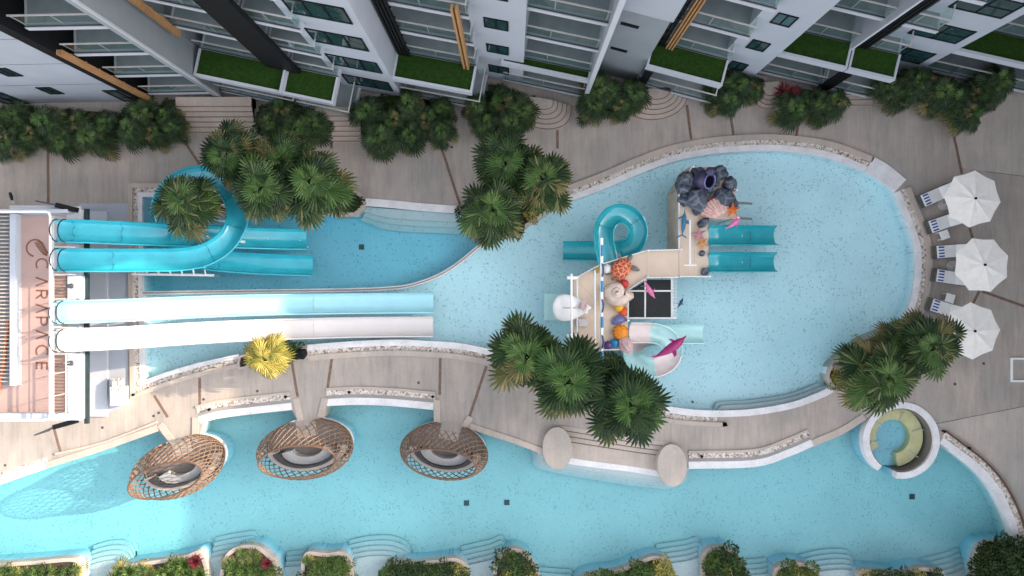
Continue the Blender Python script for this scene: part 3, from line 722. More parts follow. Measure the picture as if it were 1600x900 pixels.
def palm_crown(seed, n=30, pet=0.85, L=0.92, low=-30, old=0.16, nseg=20, droop=0.4):
    """fan leaves on long stalks: the young ones stand up, the older ones spread flat, the oldest hang"""
    rng = random.Random(seed); mb = MB()
    lop = rng.uniform(0, 6.28)
    for i in range(n):
        f = i/(n-1); az = i*2.39996 + rng.uniform(-.45, .45)
        el = math.radians(72 + (low-72)*f**0.85 + rng.uniform(-12, 12))
        d = Vector((math.cos(az)*math.cos(el), math.sin(az)*math.cos(el), math.sin(el)))
        pl = pet * (0.60+0.62*f) * rng.uniform(0.72, 1.22) * (1+0.15*math.cos(az-lop))
        o = Vector((0, 0, -0.35*f)); e = o + d*pl - Vector((0, 0, 0.12*pl*f))
        mi = 1 if (f > 1-old*1.3 and rng.random() < 0.75) or rng.random() < .05 else (2 if f < 0.14 or rng.random() < .06 else 0)
        mb.tube([o, (o+e)/2+Vector((0, 0, .05)), e], [0.028, 0.02, 0.014], 4, mi, caps=False)
        out = Vector((math.cos(az+rng.uniform(-.3, .3)), math.sin(az+rng.uniform(-.3, .3)), 0))
        dl = (d*0.45 + out*0.75 - Vector((0, 0, 0.10+0.55*f))).normalized()
        fan_leaf(mb, e, dl, L*rng.uniform(0.80, 1.12)*(0.72+0.28*min(1, f*4)), mi, nseg, rng.uniform(128, 150), droop*(0.4+0.9*f), rng)
    return mb
MATS_P = [M['palm'], M['palm_old'], M['palm_new']]
MATS_S = [M['palm_soft'], M['palm_old'], M['palm_new']]
MATS_Y = [M['palm_yellow'], M['palm_yellow'], M['palm_yellow']]
def mesh_only(mb, name, mats):
    o = mb.build(name, mats); me = o.data; bpy.data.objects.remove(o); return me
CROWNS = [mesh_only(palm_crown(s, 31, 1.0, .92, -28, .16, 22, .5), 'palm_crown', MATS_P) for s in (1, 2, 3, 4, 5)]
SOFT = [mesh_only(palm_crown(s, 22, 0.8, 0.78, -40, 0.25, 20, 0.9), 'palm_crown', MATS_S) for s in (11, 12, 13)]
YEL = mesh_only(palm_crown(21, 24, 0.72, 0.74, -35, 0.3, 20, 0.8), 'palm_crown', MATS_Y)
def palm(px, py, h, sc, label, mesh, group, z0=0.05, cat='palm tree', lean=0.0):
    p = W(px, py, h); x, y = p.x, p.y
    t = thing('fan_palm', label, cat, (x, y, z0), group)
    cr = bpy.data.objects.new('crown', mesh); COL.objects.link(cr); cr.parent = t; cr.location = (0, 0, h-z0); cr.scale = (sc,)*3; cr.rotation_euler = (random.uniform(-.08, .08), random.uniform(-.08, .08), random.uniform(0, 6.28))
    b = MB(); hh = h-z0
    b.tube([(x+0.05*math.sin(i*1.3), y, z0+hh*i/8) for i in range(9)], [0.17-0.06*i/8+0.012*(i % 2) for i in range(9)], 9); b.build('trunk', M['trunk'], t, True)
    return t
gp = 'tall fan palms round the pools'
TALL = [
 (286, 314, 5.2, 0.88, 'leftmost tall fan palm, standing inside the turquoise slide loop'),
 (357, 244, 4.6, 0.93, 'tall fan palm at the top left of the long bed beside the slide loop'),
 (412, 298, 5.4, 1.0, 'tall fan palm in the middle of the long bed, hanging over the straight teal slide'),
 (442, 252, 4.4, 0.84, 'lower fan palm at the back of the long bed between two taller palms'),
 (490, 285, 5.0, 1.06, 'tall fan palm at the right end of the long bed'),
 (790, 258, 4.6, 0.98, 'fan palm at the back left of the trio above the main pool'),
 (846, 280, 4.9, 0.93, 'fan palm at the right of the trio above the main pool'),
 (772, 330, 5.2, 0.98, 'fan palm at the front of the trio, over the end of the curved divider wall'),
 (822, 555, 4.9, 1.12, 'fan palm with pale new shoots, leftmost of the three below the play tower'),
 (884, 596, 5.2, 1.18, 'fan palm in the middle of the three below the play tower'),
 (983, 630, 5.2, 1.14, 'fan palm standing alone above the curved terrace steps'),
 (1453, 544, 5.2, 1.0, 'fan palm reaching over the lowest white umbrella'),
 (1381, 590, 5.2, 1.08, 'fan palm above the spa ring'),
 (1415, 548, 4.3, 0.85, 'lower fan palm squeezed between two taller palms near the umbrellas'),
]
for i, (px, py, h, sc, lab) in enumerate(TALL): palm(px, py, h, sc, lab, CROWNS[i % 5], gp)
palm(415, 560, 2.3, 0.95, 'bright yellow sunlit fan palm in the small bed under the white slide', YEL, gp)

def shrub_mesh(seed, n=230, r=0.55, h=0.55, leaf=0.15, mi=(0,), narrow=0.42, up=0.35):
    rng = random.Random(seed); mb = MB()
    for i in range(n):
        a = rng.uniform(0, 2*PI); q = math.sqrt(rng.random()); ph = rng.random()
        lump = 1 + 0.22*math.sin(3*a+seed) + 0.15*math.sin(5*a+2*seed)
        x = math.cos(a)*q*r*lump; y = math.sin(a)*q*r*lump
        z = h*(1-0.75*q*q)*(0.45+0.55*ph)*(1+0.2*math.sin(4*a+seed))
        d = Vector((math.cos(a)*(q+.2)+rng.uniform(-.6, .6), math.sin(a)*(q+.2)+rng.uniform(-.6, .6), up+rng.uniform(-.4, .6)))
        d, s, u = frame(d); l = leaf*rng.uniform(0.7, 1.3); o = Vector((x, y, z)); w = l*narrow
        mb.add([o, o+d*l*.5-s*w*.5+u*l*.06, o+d*l-u*l*.12, o+d*l*.5+s*w*.5+u*l*.06], [(0, 1, 2), (0, 2, 3)], rng.choice(mi))
    return mb
def spiky_mesh(seed, n=60, L=0.6):
    rng = random.Random(seed); mb = MB()
    for i in range(n):
        a = i*2.4+rng.uniform(-.2, .2); el = math.radians(80-75*(i/n)**.8); d = Vector((math.cos(a)*math.cos(el), math.sin(a)*math.cos(el), math.sin(el)))
        d, s, u = frame(d); l = L*rng.uniform(.75, 1.1); w = l*.055; o = Vector((0, 0, 0.12))
        p1 = o+d*l*.5; p2 = o+d*l-Vector((0, 0, l*.22))
        mb.add([o-s*w*.6, o+s*w*.6, p1+s*w, p1-s*w, p2], [(0, 1, 2, 3), (3, 2, 4)], 0)
    return mb
SH = {
 'dark': [mesh_only(shrub_mesh(s, 420, .62, .6, .16), 'shrub', M['leaf_dark']) for s in (31, 32)],
 'green': [mesh_only(shrub_mesh(s, 420, .58, .55, .15), 'shrub', M['leaf_green']) for s in (33, 34)],
 'yellow': [mesh_only(shrub_mesh(s, 460, .52, .45, .10, narrow=.6), 'shrub', M['leaf_yellow']) for s in (35, 36)],
 'fern': [mesh_only(spiky_mesh(s, 90, .7), 'shrub', M['leaf_green']) for s in (37, 38)],
 'red': [mesh_only(spiky_mesh(s, 70, .62), 'shrub', M['leaf_red']) for s in (39,)],
 'lime': [mesh_only(palm_crown(s, 16, .28, .48, -10, .2, 14, .7), 'shrub', [M['palm_yellow'], M['palm_old'], M['palm_new']]) for s in (41,)],
 'bigdark': [mesh_only(shrub_mesh(s, 900, .95, 1.1, .22), 'shrub', M['leaf_dark']) for s in (43, 44)],
}
WORDS = {'dark': 'rounded dark green shrub', 'green': 'leafy mid green shrub', 'yellow': 'yellow-flecked variegated shrub', 'fern': 'bright green spiky strap-leaved plant', 'red': 'spiky dark red cordyline plant', 'lime': 'low yellow-green fan-leaved plant', 'bigdark': 'tall dense dark shrub'}
def shrub(kind, x, y, z, sc, where):
    o = bpy.data.objects.new({'fern': 'strap_plant', 'red': 'cordyline', 'lime': 'dwarf_palm'}.get(kind, 'shrub'), random.choice(SH[kind])); COL.objects.link(o)
    o.location = (x, y, z); o.rotation_euler = (0, 0, random.uniform(0, 6.28)); o.scale = (sc, sc, sc*random.uniform(.8, 1.15))
    tag(o, WORDS[kind] + ' ' + where, 'plant' if kind in ('fern', 'red', 'lime') else 'shrub', WORDS[kind].split(' ', 1)[1] + 's ' + where)
def fillbed(key, kinds, where, step=0.56, sc=(0.72, 1.0), ylim=-17.6, z=0.05, keep=1.0):
    poly = offset(beds[key], -0.06, True) if key in 'abcdefghij' and len(key) == 1 else beds[key]; xs = [p[0] for p in poly]; ys = [p[1] for p in poly]
    rng = random.Random(len(where)+len(key)*7)
    y = min(ys); row = 0
    while y < max(ys):
        x = min(xs) + (row % 2)*step*.5
        while x < max(xs):
            px = x+rng.uniform(-.14, .14); py = y+rng.uniform(-.14, .14)
            if inside(px, py, poly) and py > ylim and rng.random() < keep:
                k = kinds(px, py, rng) if callable(kinds) else rng.choice(kinds)
                shrub(k, px, py, z, rng.uniform(*sc), where)
            x += step
        y += step*.87; row += 1
def pxof(x, z=0): return 800 + x*F/(H-z)
fillbed('a', ['fern', 'green', 'lime', 'green'], 'in the sunlit bed at the lower left corner')
fillbed('b', lambda x, y, r: 'red' if pxof(x) > 292 and r.random() < .35 else r.choice(['fern', 'lime', 'green', 'fern']), 'in the second bed from the left along the pool bottom')
fillbed('c', lambda x, y, r: 'red' if pxof(x) > 405 and r.random() < .4 else r.choice(['lime', 'lime', 'green']), 'in the arched bed at the pool bottom')
fillbed('d', ['green', 'dark', 'green', 'lime'], 'in the short bed left of centre at the pool bottom')
fillbed('e', lambda x, y, r: 'yellow' if pxof(x) > 690 and r.random() < .6 else r.choice(['dark', 'green', 'dark']), 'in the long hedge bed at the pool bottom')
fillbed('f', ['dark', 'green', 'dark', 'yellow'], 'in the domed bed at the middle of the pool bottom')
fillbed('g', lambda x, y, r: 'yellow' if pxof(x) > 1008 else r.choice(['dark', 'green']), 'in the sloping bed at the pool bottom')
fillbed('h', lambda x, y, r: 'yellow' if r.random() < .2 else r.choice(['dark', 'dark', 'green', 'fern']), 'in the narrow rounded bed at the pool bottom')
fillbed('i', ['green', 'yellow', 'dark', 'yellow'], 'in the low bed at the picture bottom right of centre')
fillbed('j', ['dark', 'green', 'yellow', 'dark'], 'in the wide low bed near the lower right corner')
fillbed('k', ['bigdark'], 'of the hedge in the lower right corner', 0.9, (0.8, 1.05))
fillbed('ul', ['yellow', 'dark', 'yellow'], 'under the palms of the long bed by the slide pool', 0.75, keep=.8)
fillbed('uc', ['dark', 'yellow'], 'under the palm trio above the main pool', 0.75, keep=.8)
fillbed('lc', ['dark', 'dark', 'green'], 'under the palms below the play tower', 0.8, keep=.55)
fillbed('r', lambda x, y, r: 'yellow' if pxof(x) < 1395 else 'dark', 'under the palms right of the main pool', 0.62)
fillbed('y', ['green', 'green'], 'beside the yellow palm', 1.1, keep=.9)

# ================================================================== LATTICE PODS
def pod(px, py, rx, ry, rot, entry, label):
    k = H/F; x0, y0 = W2(px, py); A = rx*k; B = ry*k; r = math.radians(rot)
    def P(th, s, z, ox=0.0, oy=0.0, sy=None):
        x = A*s*math.cos(th)+ox; y = B*(sy or s)*math.sin(th)+oy
        return Vector((x0+x*math.cos(r)-y*math.sin(r), y0+x*math.sin(r)+y*math.cos(r), z))
    t = thing('lattice_pod', label, 'lounge pod', (x0, y0, 0), 'lattice lounge pods in the lower pool')
    n = 72
    ring = lambda s, z=0: [tuple(P(2*PI*i/n, s, z)[:2]) for i in range(n)]
    b = MB(); b.prism(ring(0.98), -1.4, -0.24); b.build('base', M['tile_slide'], t)  # underwater dimming put into the colour by a darker mosaic
    b = MB(); b.prism(ring(1.03), -0.235, -0.02); b.build('base_edge', M['coping'], t)
    b = MB(); b.prism(ring(0.97), -0.1, 0.012); b.build('timber_floor', M['timber'], t)
    b = MB(); e_ = math.radians(entry); q0 = P(e_, 1.0, .0); q1 = P(e_, 0.30, .0); dd = (q1-q0); ss = Vector((-dd.y, dd.x, 0)).normalized()*.55; b.prism([tuple((q0-ss)[:2]), tuple((q0+ss)[:2]), tuple((q1+ss)[:2]), tuple((q1-ss)[:2])], -.05, .016); b.build('entry_paving', M['deck'], t)
    # shell profile: bulges outward then closes to an oval mouth at the top, higher at the entry
    def sh(th, h):
        s = 1.0 + 0.10*math.sin(min(1, h*1.35)*PI) - (0.15*max(0, (h-0.35)/0.65)**1.6)
        sy = 1.0 + 0.10*math.sin(min(1, h*1.35)*PI) - (0.36*max(0, (h-0.35)/0.65)**1.5)
        ent = 0.5+0.5*math.sin(th-0.05)     # 1 at the lane side
        z = 0.08 + h*(2.0+0.75*ent)
        return P(th, s, z, 0.0, -0.26*B*h, sy)
    e0 = math.radians(entry)
    def open_at(th, h):
        d = abs((th-e0+PI) % (2*PI)-PI)
        return d < 0.26*(1-0.25*h) and h < 0.5
    b = MB(); nb = 36; st = 18; turn = 2*PI*0.15
    for fam in (1, -1):
        for i in range(nb):
            th0 = 2*PI*i/nb; seg = []
            for j in range(st+1):
                h = j/st; th = th0+fam*turn*h
                if open_at(th, h):
                    if len(seg) > 1: b.tube(seg, 0.030, 4)
                    seg = []
                else: seg.append(sh(th, h)+Vector((0, 0, 0.012*fam)))
            if len(seg) > 1: b.tube(seg, 0.030, 4)
    b.build('lattice', M['lattice'], t)
    b = MB(); b.tube([sh(2*PI*i/n, 1.0) for i in range(n)], 0.05, 6, closed=True); b.build('rim', M['lattice_dark'], t, True)
    b = MB(); arc = [i for i in range(n+1) if abs(((2*PI*i/n)-e0+PI) % (2*PI)-PI) > 0.36]
    lo = e0+0.36; b.tube([P(lo+(2*PI-0.72)*i/60, 1.0, 0.07) for i in range(61)], 0.05, 6); b.build('base_ring', M['lattice_dark'], t, True)
    def cres(s0, s1, z0, z1, a0=190, a1=352, name='seat', m='cushion'):
        q = MB(); m_ = 36
        o_ = [tuple(P(math.radians(a0+(a1-a0)*i/m_), s1, 0)[:2]) for i in range(m_+1)]; i_ = [tuple(P(math.radians(a0+(a1-a0)*i/m_), s0*(1-0.12*abs(2*i/m_-1)**3), 0)[:2]) for i in range(m_+1)]
        q.prism(o_+i_[::-1], z0, z1); q.build(name, M[m], t)
    cres(0.42, 0.70, 0.02, 0.46, 196, 346, 'seat_cushion', 'cushion')
    cres(0.705, 0.80, 0.02, 0.78, 192, 350, 'back_cushion', 'charcoal')
    cres(0.805, 0.93, 0.02, 0.62, 186, 356, 'back_shelf', 'curb')
    return t
pod(289, 722, 65, 39, 19, 86, 'leftmost lattice pod, tilted and striped by sunlight, joined to the first lane')
pod(484, 694, 66, 40, 6, 93, 'middle lattice pod with its hood facing the second lane')
pod(697, 698, 61, 37, -8, 86, 'rightmost lattice pod, fully in shade at the end of the third lane')

# ================================================================== WATER SLIDES
def trough(mb, pts, r, depth=0.75, lip=0.075, th=0.035, flat=0.35, mi=0, seg=12, flare_end=0.0, lift=0.0):
    """an open half-pipe chute with rolled lips swept along pts (its floor line)"""
    L = len(pts); vs = []
    sec_in = []
    for k in range(seg+1):
        a = PI + PI*k/seg
        x = math.cos(a)*r; y = math.sin(a)*r*depth + r*depth
        if abs(x) < r*flat: y *= 0.5
        sec_in.append((x, y))
    top = sec_in[0][1]
    sec = [(-r-lip, top-0.05), (-r-lip, top+0.012), (-r-lip*.3, top+0.03)] + sec_in + [(r+lip*.3, top+0.03), (r+lip, top+0.012), (r+lip, top-0.05), (r+th, top-0.05)]
    sec += [(x*(1+th/r), y-th) for x, y in sec_in[::-1][1:-1]] + [(-r-th, top-0.05)]
    n = len(sec)
    for i, p in enumerate(pts):
        a = pts[max(0, i-1)]; b = pts[min(L-1, i+1)]; t = (b-a); t.z *= 1.0
        th_ = Vector((t.x, t.y, 0)).normalized(); s = Vector((th_.y, -th_.x, 0)); u = s.cross(t.normalized()); 
        for x, y in sec: vs.append(p + s*x + u*y)
    fs = [(i*n+k, i*n+(k+1) % n, (i+1)*n+(k+1) % n, (i+1)*n+k) for i in range(L-1) for k in range(n)]
    mb.add(vs, fs, mi)
def hoop(p, t, r, rad=0.03, top=0.55):
    th_ = Vector((t.x, t.y, 0)).normalized(); s = Vector((th_.y, -th_.x, 0))
    return [p + s*(r*math.cos(a)) + Vector((0, 0, r*0.75+0.02+(top)*math.sin(a))) for a in [PI*i/16 for i in range(17)]]
def slide(label, spec, r, m, n=7, supports=(), seams=(), hoops=(), entry=True, name='water_slide', group=None, depth=0.62, split=None, m2=None, lip_m=None):
    pts = path3(spec, n)
    t = thing(name, label, 'water slide', (*pts[-1][:2], 0), group)
    if split:
        cuts = [0]+[int(f*(len(pts)-1)) for f in split]+[len(pts)-1]
        for i in range(len(cuts)-1):
            b = MB(); trough(b, pts[cuts[i]:cuts[i+1]+1], r, depth); b.build('chute_section', M[m if i % 2 == 0 else m2], t, True, 50)
    else:
        b = MB(); trough(b, pts, r, depth); b.build('chute', M[m], t, True, 50)
    for f in seams:
        i = int(f*(len(pts)-1)); p = pts[i]; tt_ = pts[min(i+1, len(pts)-1)]-pts[i-1]; th_ = Vector((tt_.x, tt_.y, 0)).normalized(); s = Vector((th_.y, -th_.x, 0))
        b = MB(); b.tube([p + s*((r-.004)*math.cos(a)) + Vector((0, 0, r*depth+(r*depth-.004)*math.sin(a)*(.5 if abs(math.cos(a)) < .35 else 1) + (-r*depth*0.5 if abs(math.cos(a)) < .35 and False else 0))) for a in [PI+PI*k_/14 for k_ in range(15)]], 0.014, 5); b.build('joint_ring', M['seam_teal'] if 'teal' in m else M['curb'], t, True)
    for f in hoops:
        i = int(f*(len(pts)-1)); b = MB(); b.tube(hoop(pts[i], pts[i+1]-pts[i], r+.04), 0.03, 6); b.build('hoop', M['greenglass'], t, True)
    for i_, f in enumerate(supports):
        f, dx, dy = f if isinstance(f, tuple) else (f, 0, 0)
        i = int(f*(len(pts)-1)); p = pts[i]; b = MB()
        tt_ = pts[min(i+1, len(pts)-1)]-pts[i-1]; th_ = Vector((tt_.x, tt_.y, 0)).normalized(); s = Vector((th_.y, -th_.x, 0))
        if dx or dy:
            q = p + s*dx; b.tube([p+Vector((0, 0, -.03)), q+Vector((0, 0, -.25)), Vector((q.x, q.y, -1.2))], .06, 8)
        else: b.tube([p+Vector((0, 0, -.03)), Vector((p.x, p.y, -1.2))], .08, 8)
        b.build('support_post', M['white'], t, True)
    return t
gs = 'water slides coming down from the tall tower'
slide('straight teal slide from the top of the tower, passing under the leftmost palm', [(90, 361, 4.80), (125, 362, 4.68), (220, 366, 4.0), (300, 369, 2.9), (380, 372, 1.6), (440, 374, .65), (479, 374.5, .25)], 0.50, 'teal', supports=((.3, 0, 0), (.55, -1.0, 1), (.78, 0, 0), (.97, .3, 1)), seams=(.16, .29, .45, .62), hoops=(.07, .13), group=gs)
slide('looping turquoise slide that curls round the leftmost palm and ends beside the straight teal slide', [(90, 406, 4.80), (125, 407, 4.70), (220, 407, 4.15), (290, 405.5, 3.85), (330, 396, 3.65), (360, 374, 3.4), (375, 340, 3.1), (366, 305, 2.8), (342, 283, 2.5), (305, 278, 2.2), (272, 295, 1.95), (257, 325, 1.75), (262, 358, 1.5), (285, 388, 1.3), (320, 404, 1.1), (380, 411, .7), (440, 414, .4), (489, 415.5, .25)], 0.50, 'teal', supports=((.12, 0, 0), (.30, 0, 0), (.42, -.9, 1), (.55, 0, 0), (.75, 0, 0), (.88, 0, 0)), seams=(.10, .24, .33, .42, .52, .7, .85), hoops=(.025, .046), group=gs)
slide('long pale blue straight slide, left part in sunlight', [(90, 488, 4.80), (120, 487, 4.72), (200, 484.5, 4.0), (300, 480, 2.75), (400, 476.5, 1.6), (480, 475, 1.0), (560, 474, .55), (677, 473, .2)], 0.49, 'paleblue', supports=((.3, 0, 0), (.5, 0, 0), (.68, 0, 0), (.85, 0, 0)), seams=(.3, .5, .75), hoops=(.06, .11), group=gs)
slide('long white straight slide nearest the yellow palm', [(90, 532, 4.80), (120, 530.5, 4.72), (200, 527, 4.0), (300, 520.5, 2.75), (400, 515.5, 1.6), (480, 513, 1.0), (560, 511, .55), (677, 510, .2)], 0.49, 'slidewhite', supports=((.3, 0, 0), (.5, 0, 0), (.68, 0, 0), (.85, 0, 0)), seams=(.3, .5, .75), hoops=(.06, .11), group=gs)
# white pipe truss under the looping slide
t = thing('pipe_truss', 'white pipe truss with short rungs beside the looping turquoise slide', 'truss', (*W2(270, 428, .9), -1.2))
b = MB(); a0, a1 = W(206, 428, 1.0), W(334, 430, 1.0); b.tube([a0, a1], .07, 8)
for i in range(7):
    p = a0.lerp(a1, (i+.3)/7); b.tube([p, p+Vector((0.12, 0.75, .5))], .045, 6)
b.build('beam', M['white'], t, True)
for f in (.15, .85):
    p = a0.lerp(a1, f); b = MB(); b.tube([p, Vector((p.x, p.y, -1.2))], .07, 8); b.build('post', M['white'], t, True)

# ================================================================== SLIDE TOWER
TZ = 4.5
tw = thing('slide_tower', 'tall slide tower with a pink lettered floor and white railings at the left edge', 'slide tower', (*W2(60, 490, 0), 0))
def pxbox(mb, x0, y0, x1, y1, z0, z1, mi=0):
    a = W2(x0, y1, z1); b_ = W2(x1, y0, z1); mb.box(a[0], b_[0], a[1], b_[1], z0, z1, mi)
b = MB(); pxbox(b, -160, 327, 125, 657, TZ-0.35, TZ-0.012); b.build('platform', M['wallw'], tw)
b = MB(); pxbox(b, 16, 336, 104, 645, TZ-0.1, TZ); pxbox(b, -160, 603, 15.5, 645, TZ-0.1, TZ); b.build('floor', M['pinkfloor'], tw)
b = MB(); pxbox(b, 15, 334, 24, 603, TZ-0.05, TZ+0.42); pxbox(b, -160, 327, 105, 333, TZ-.05, TZ+.45); pxbox(b, -160, 646, 106, 657, TZ-.05, TZ+.40); b.build('parapet', M['wall'], tw)
for ya_, yb_ in ((552, 656), (431, 467)): b = MB(); pxbox(b, 105.5, ya_, 124.5, yb_, TZ-0.34, TZ+0.12); b.build('outer_ledge', M['wallw'], tw)
for y in (341, 387, 470, 513): b = MB(); pxbox(b, 82, y, 97, y+38, TZ-.06, TZ+.05); b.build('launch_pad', M['wallw'], tw)
b = MB()
xa, ya = W2(132, 660, 0.0); 
p0 = W(125.5, 325, TZ); p1 = W(133, 664, TZ); b.box(p0.x, p0.x+0.20, p1.y, p0.y, TZ-0.44, TZ-0.30); b.build('glass_wall', M['greenglass'], tw)
b = MB(); q0 = W(-160, 332, TZ); b.box(q0.x, -25.2, p1.y+1.2, p0.y-0.6, 0.0, TZ-0.36); b.build('tower_base', M['wallw'], tw)
for yy in (-5.2, -2.6, 0.2, 3.0):
    b = MB(); b.tube([Vector((-24.7, yy, 0)), Vector((-24.7, yy, TZ-.36))], .16, 12); b.build('column', M['wallw'], tw, True)
# slatted stair / screen on the far left
b = MB()
for i in range(44):
    y = 338+i*6.0
    a = W(-160, y, TZ+.3); e = W(14, y, TZ+.3); b.box(a.x, e.x, a.y-.028, a.y+.028, TZ+.22, TZ+.30)
b.build('slat_screen', M['curb'], tw)
b = MB(); pxbox(b, -160, 335, 14.5, 602, TZ-.02, TZ+.03); b.build('screen_tray', M['floor'], tw)
# railings
def rail(mb, pts, z, r=.045, close=False): mb.tube([W(x, y, z) for x, y in pts], r, 8, closed=close)
b = MB(); rail(b, [(-160, 330.5), (70, 330.5), (76, 332), (78.5, 338), (78.5, 500), (78.5, 648), (77, 654), (70, 656.5), (-160, 656.5)], TZ+1.15, .055); b.build('top_rail', M['white'], tw, True)
b = MB(); rail(b, [(82, 340), (82, 650)], TZ+1.0, .025); rail(b, [(84, 340), (84, 650)], TZ+.7, .02); b.build('mid_rail', M['rail'], tw, True)
for y in (338, 385.5, 429.5, 467, 511, 551, 585, 620, 650):
    b = MB(); p = W(79.5, y, TZ+1.1); b.tube([Vector((p.x-.0, p.y, TZ)), p], .03, 6); b.build('rail_post', M['rail'], tw, True)
for ys in ([433+5*i for i in range(7)], [557+5.2*i for i in range(18)]):
    b = MB()
    for y in ys: pxbox(b, 83, y, 103, y+1.6, TZ+.02, TZ+.09)
    b.build('floor_grille', M['lattice'], tw)
b = MB()
for i in range(20):
    y = 553+i*5; p = W(103, y, TZ+.9); b.tube([Vector((p.x, p.y, TZ)), p], .016, 5)
b.tube([W(103, 552, TZ+.9), W(103, 648, TZ+.9)], .03, 6); b.build('baluster_rail', M['rail'], tw, True)
for y in (385.5, 428.5, 467, 511.5, 553):
    b = MB(); b.tube([W(79, y, TZ+1.0), W(118, y+.5, TZ+.9)], .028, 6); b.build('cross_rail', M['rail'], tw, True)
# lettering on the pink floor, read from top to bottom with the letter tops to the right
b = MB(); zt = TZ+0.012
def stroke(pts, w=1.25, taper=None):
    n = len(pts); L_ = []; R_ = []
    pp = [Vector(p).to_2d() for p in pts]
    for i in range(n):
        t_ = (pp[min(n-1, i+1)]-pp[max(0, i-1)]).normalized(); nn = Vector((-t_.y, t_.x)); ww = w*(taper(i/(n-1)) if taper else 1)
        L_.append(pp[i]+nn*ww); R_.append(pp[i]-nn*ww)
    vs = [W(p.x, p.y, zt) for p in L_]+[W(p.x, p.y, zt) for p in R_]
    b.add(vs, [(i, i+1, n+i+1, n+i) for i in range(n-1)])
def arc(cx, cy, rx, ry, a0, a1, n=24): return [(cx+rx*math.cos(math.radians(a0+(a1-a0)*i/n)), cy+ry*math.sin(math.radians(a0+(a1-a0)*i/n))) for i in range(n+1)]
def let_C(y): stroke([(65.5+9*math.sin(math.radians(a)), y-9*math.cos(math.radians(a))) for a in range(-128, 129, 8)])
def let_A(y): stroke([(56, y-6.5), (74.5, y), ]); stroke([(74.5, y), (56, y+6.5)])
def let_R(y):
    stroke([(56, y-6), (74.5, y-6)]); stroke([(73.6, y-6), (73.6, y+1)]+arc(69.2, y+1, 4.4, 4.6, 0, 90, 8)+arc(69.2, y+1, 4.4, 4.6, 90, 180, 8)+[(64.8, y-6)]); stroke([(64.8, y), (56, y+6.5)])
def let_P(y): stroke([(56, y-6), (74.5, y-6)]); stroke([(73.6, y-6), (73.6, y+1)]+arc(69, y+1, 4.6, 5, 0, 180, 14)+[(64.4, y-6)])
def let_E(y):
    stroke([(56, y-5.4), (74.5, y-5.4)])
    for x in (57.2, 65.2, 73.4): stroke([(x, y-5.4), (x, y+5.4)])
for fn_, y_ in ((let_C, 413.5), (let_A, 440), (let_R, 460), (let_A, 482), (let_P, 502), (let_A, 523), (let_C, 549), (let_E, 572)):
    b = MB(); fn_(y_); b.build('letter', M['letter'], tw)
b = MB()
stroke([(55+13.5*math.cos(math.radians(a)), 387.5+13*math.sin(math.radians(a))) for a in range(100, 300, 8)] + [(66, 380), (70, 388), (75, 396)], 1.3)
for q in range(5):
    stroke([(54+q*1.9, 378.5-q*.5), (57+q*2.1, 384), (62+q*2.2, 391), (67+q*1.7, 397), (73, 399.5)], .55)
b.build('emblem', M['letter'], tw)
# lower slab, covered pump and shaded strip between tower and pool
b = MB(); pxbox(b, 134, 330, 167, 651, -.1, 0.16); tag(b.build('concrete_plinth', M['wallw']), 'long low concrete plinth along the foot of the slide tower', 'plinth')
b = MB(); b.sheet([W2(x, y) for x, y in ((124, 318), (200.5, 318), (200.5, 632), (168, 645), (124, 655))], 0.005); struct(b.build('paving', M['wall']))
t = thing('covered_pump', 'white box under a crumpled sheet beside the slide tower', 'pump box', (*W2(182, 615, .5), 0))
b = MB(); pxbox(b, 172, 605, 192, 634, 0, .62); b.build('box', M['white'], t)
b = MB(); n = 10; vs = []
for j in range(n+1):
    for i in range(n+1):
        px_ = 171+23*i/n; py_ = 590+27*j/n; e = min(i, j, n-i, n-j)
        vs.append(W(px_, py_, 0.25+0.42*min(1, e/2)+0.10*noise.noise(Vector((i*.9, j*.9, 3)))))
b.add(vs, [(j*(n+1)+i, (j+1)*(n+1)+i, (j+1)*(n+1)+i+1, j*(n+1)+i+1) for j in range(n) for i in range(n)])
b.build('sheet', M['slidewhite'], t, False)
# orange pole, lamps, dark gates
b = MB(); b.tube([W(13, 500, TZ+.10), W(9, 535, TZ+.10), W(5, 575, TZ+.10), W(-4, 618, TZ+.10)], .06, 8); tag(b.build('pole', M['hose_orange'], smooth=True), 'orange pole lying under the grey slat screen of the tower', 'pole')
for px, py, dx, lab in ((111, 447, 9, 'dark floodlight on the tower ledge between the turquoise and pale blue slides'), (111, 567, 9, 'dark floodlight on the sunlit tower ledge below the white slide')):
    p = W(px, py, TZ+.3); t = thing('floodlight', lab, 'floodlight', (p.x, p.y, TZ+.1), 'floodlights on the tower ledge')
    b = MB(); b.tube([Vector((p.x-.25, p.y, TZ+.13)), Vector((p.x-.25, p.y, TZ+.45)), Vector((p.x+.1, p.y, TZ+.5))], .03, 6); b.build('arm', M['rail'], t, True)
    b = MB(); b.tube([Vector((p.x-.1, p.y, TZ+.5)), Vector((p.x+.12, p.y, TZ+.5)), Vector((p.x+.2, p.y, TZ+.48))], [.07, .13, .11], 12); b.build('head', M['darkgrey'], t, True)
def gate(pts, z, lab, flip):
    p = [W(x, y, z) for x, y in pts]
    t = thing('side_gate', lab, 'railing', (*p[0][:2], 0), 'dark angled railings at the tower corners')
    b = MB(); b.tube([p[0], p[1]], .035, 6); b.tube([p[0]-Vector((0, 0, .55)), p[1]-Vector((0, 0, .55))], .035, 6)
    for f in (0, .5, 1): q = p[0].lerp(p[1], f); b.tube([q, Vector((q.x, q.y, q.z-1.1))], .035, 6)
    b.build('frame', M['darkgrey'], t, True)
    b = MB(); d = (p[2]-p[1]); s = Vector((-d.y, d.x, 0)).normalized()*.12; b.pbox(p[1]-s, d, s*2, (0, 0, -.25)); b.build('panel', M['dark'], t)
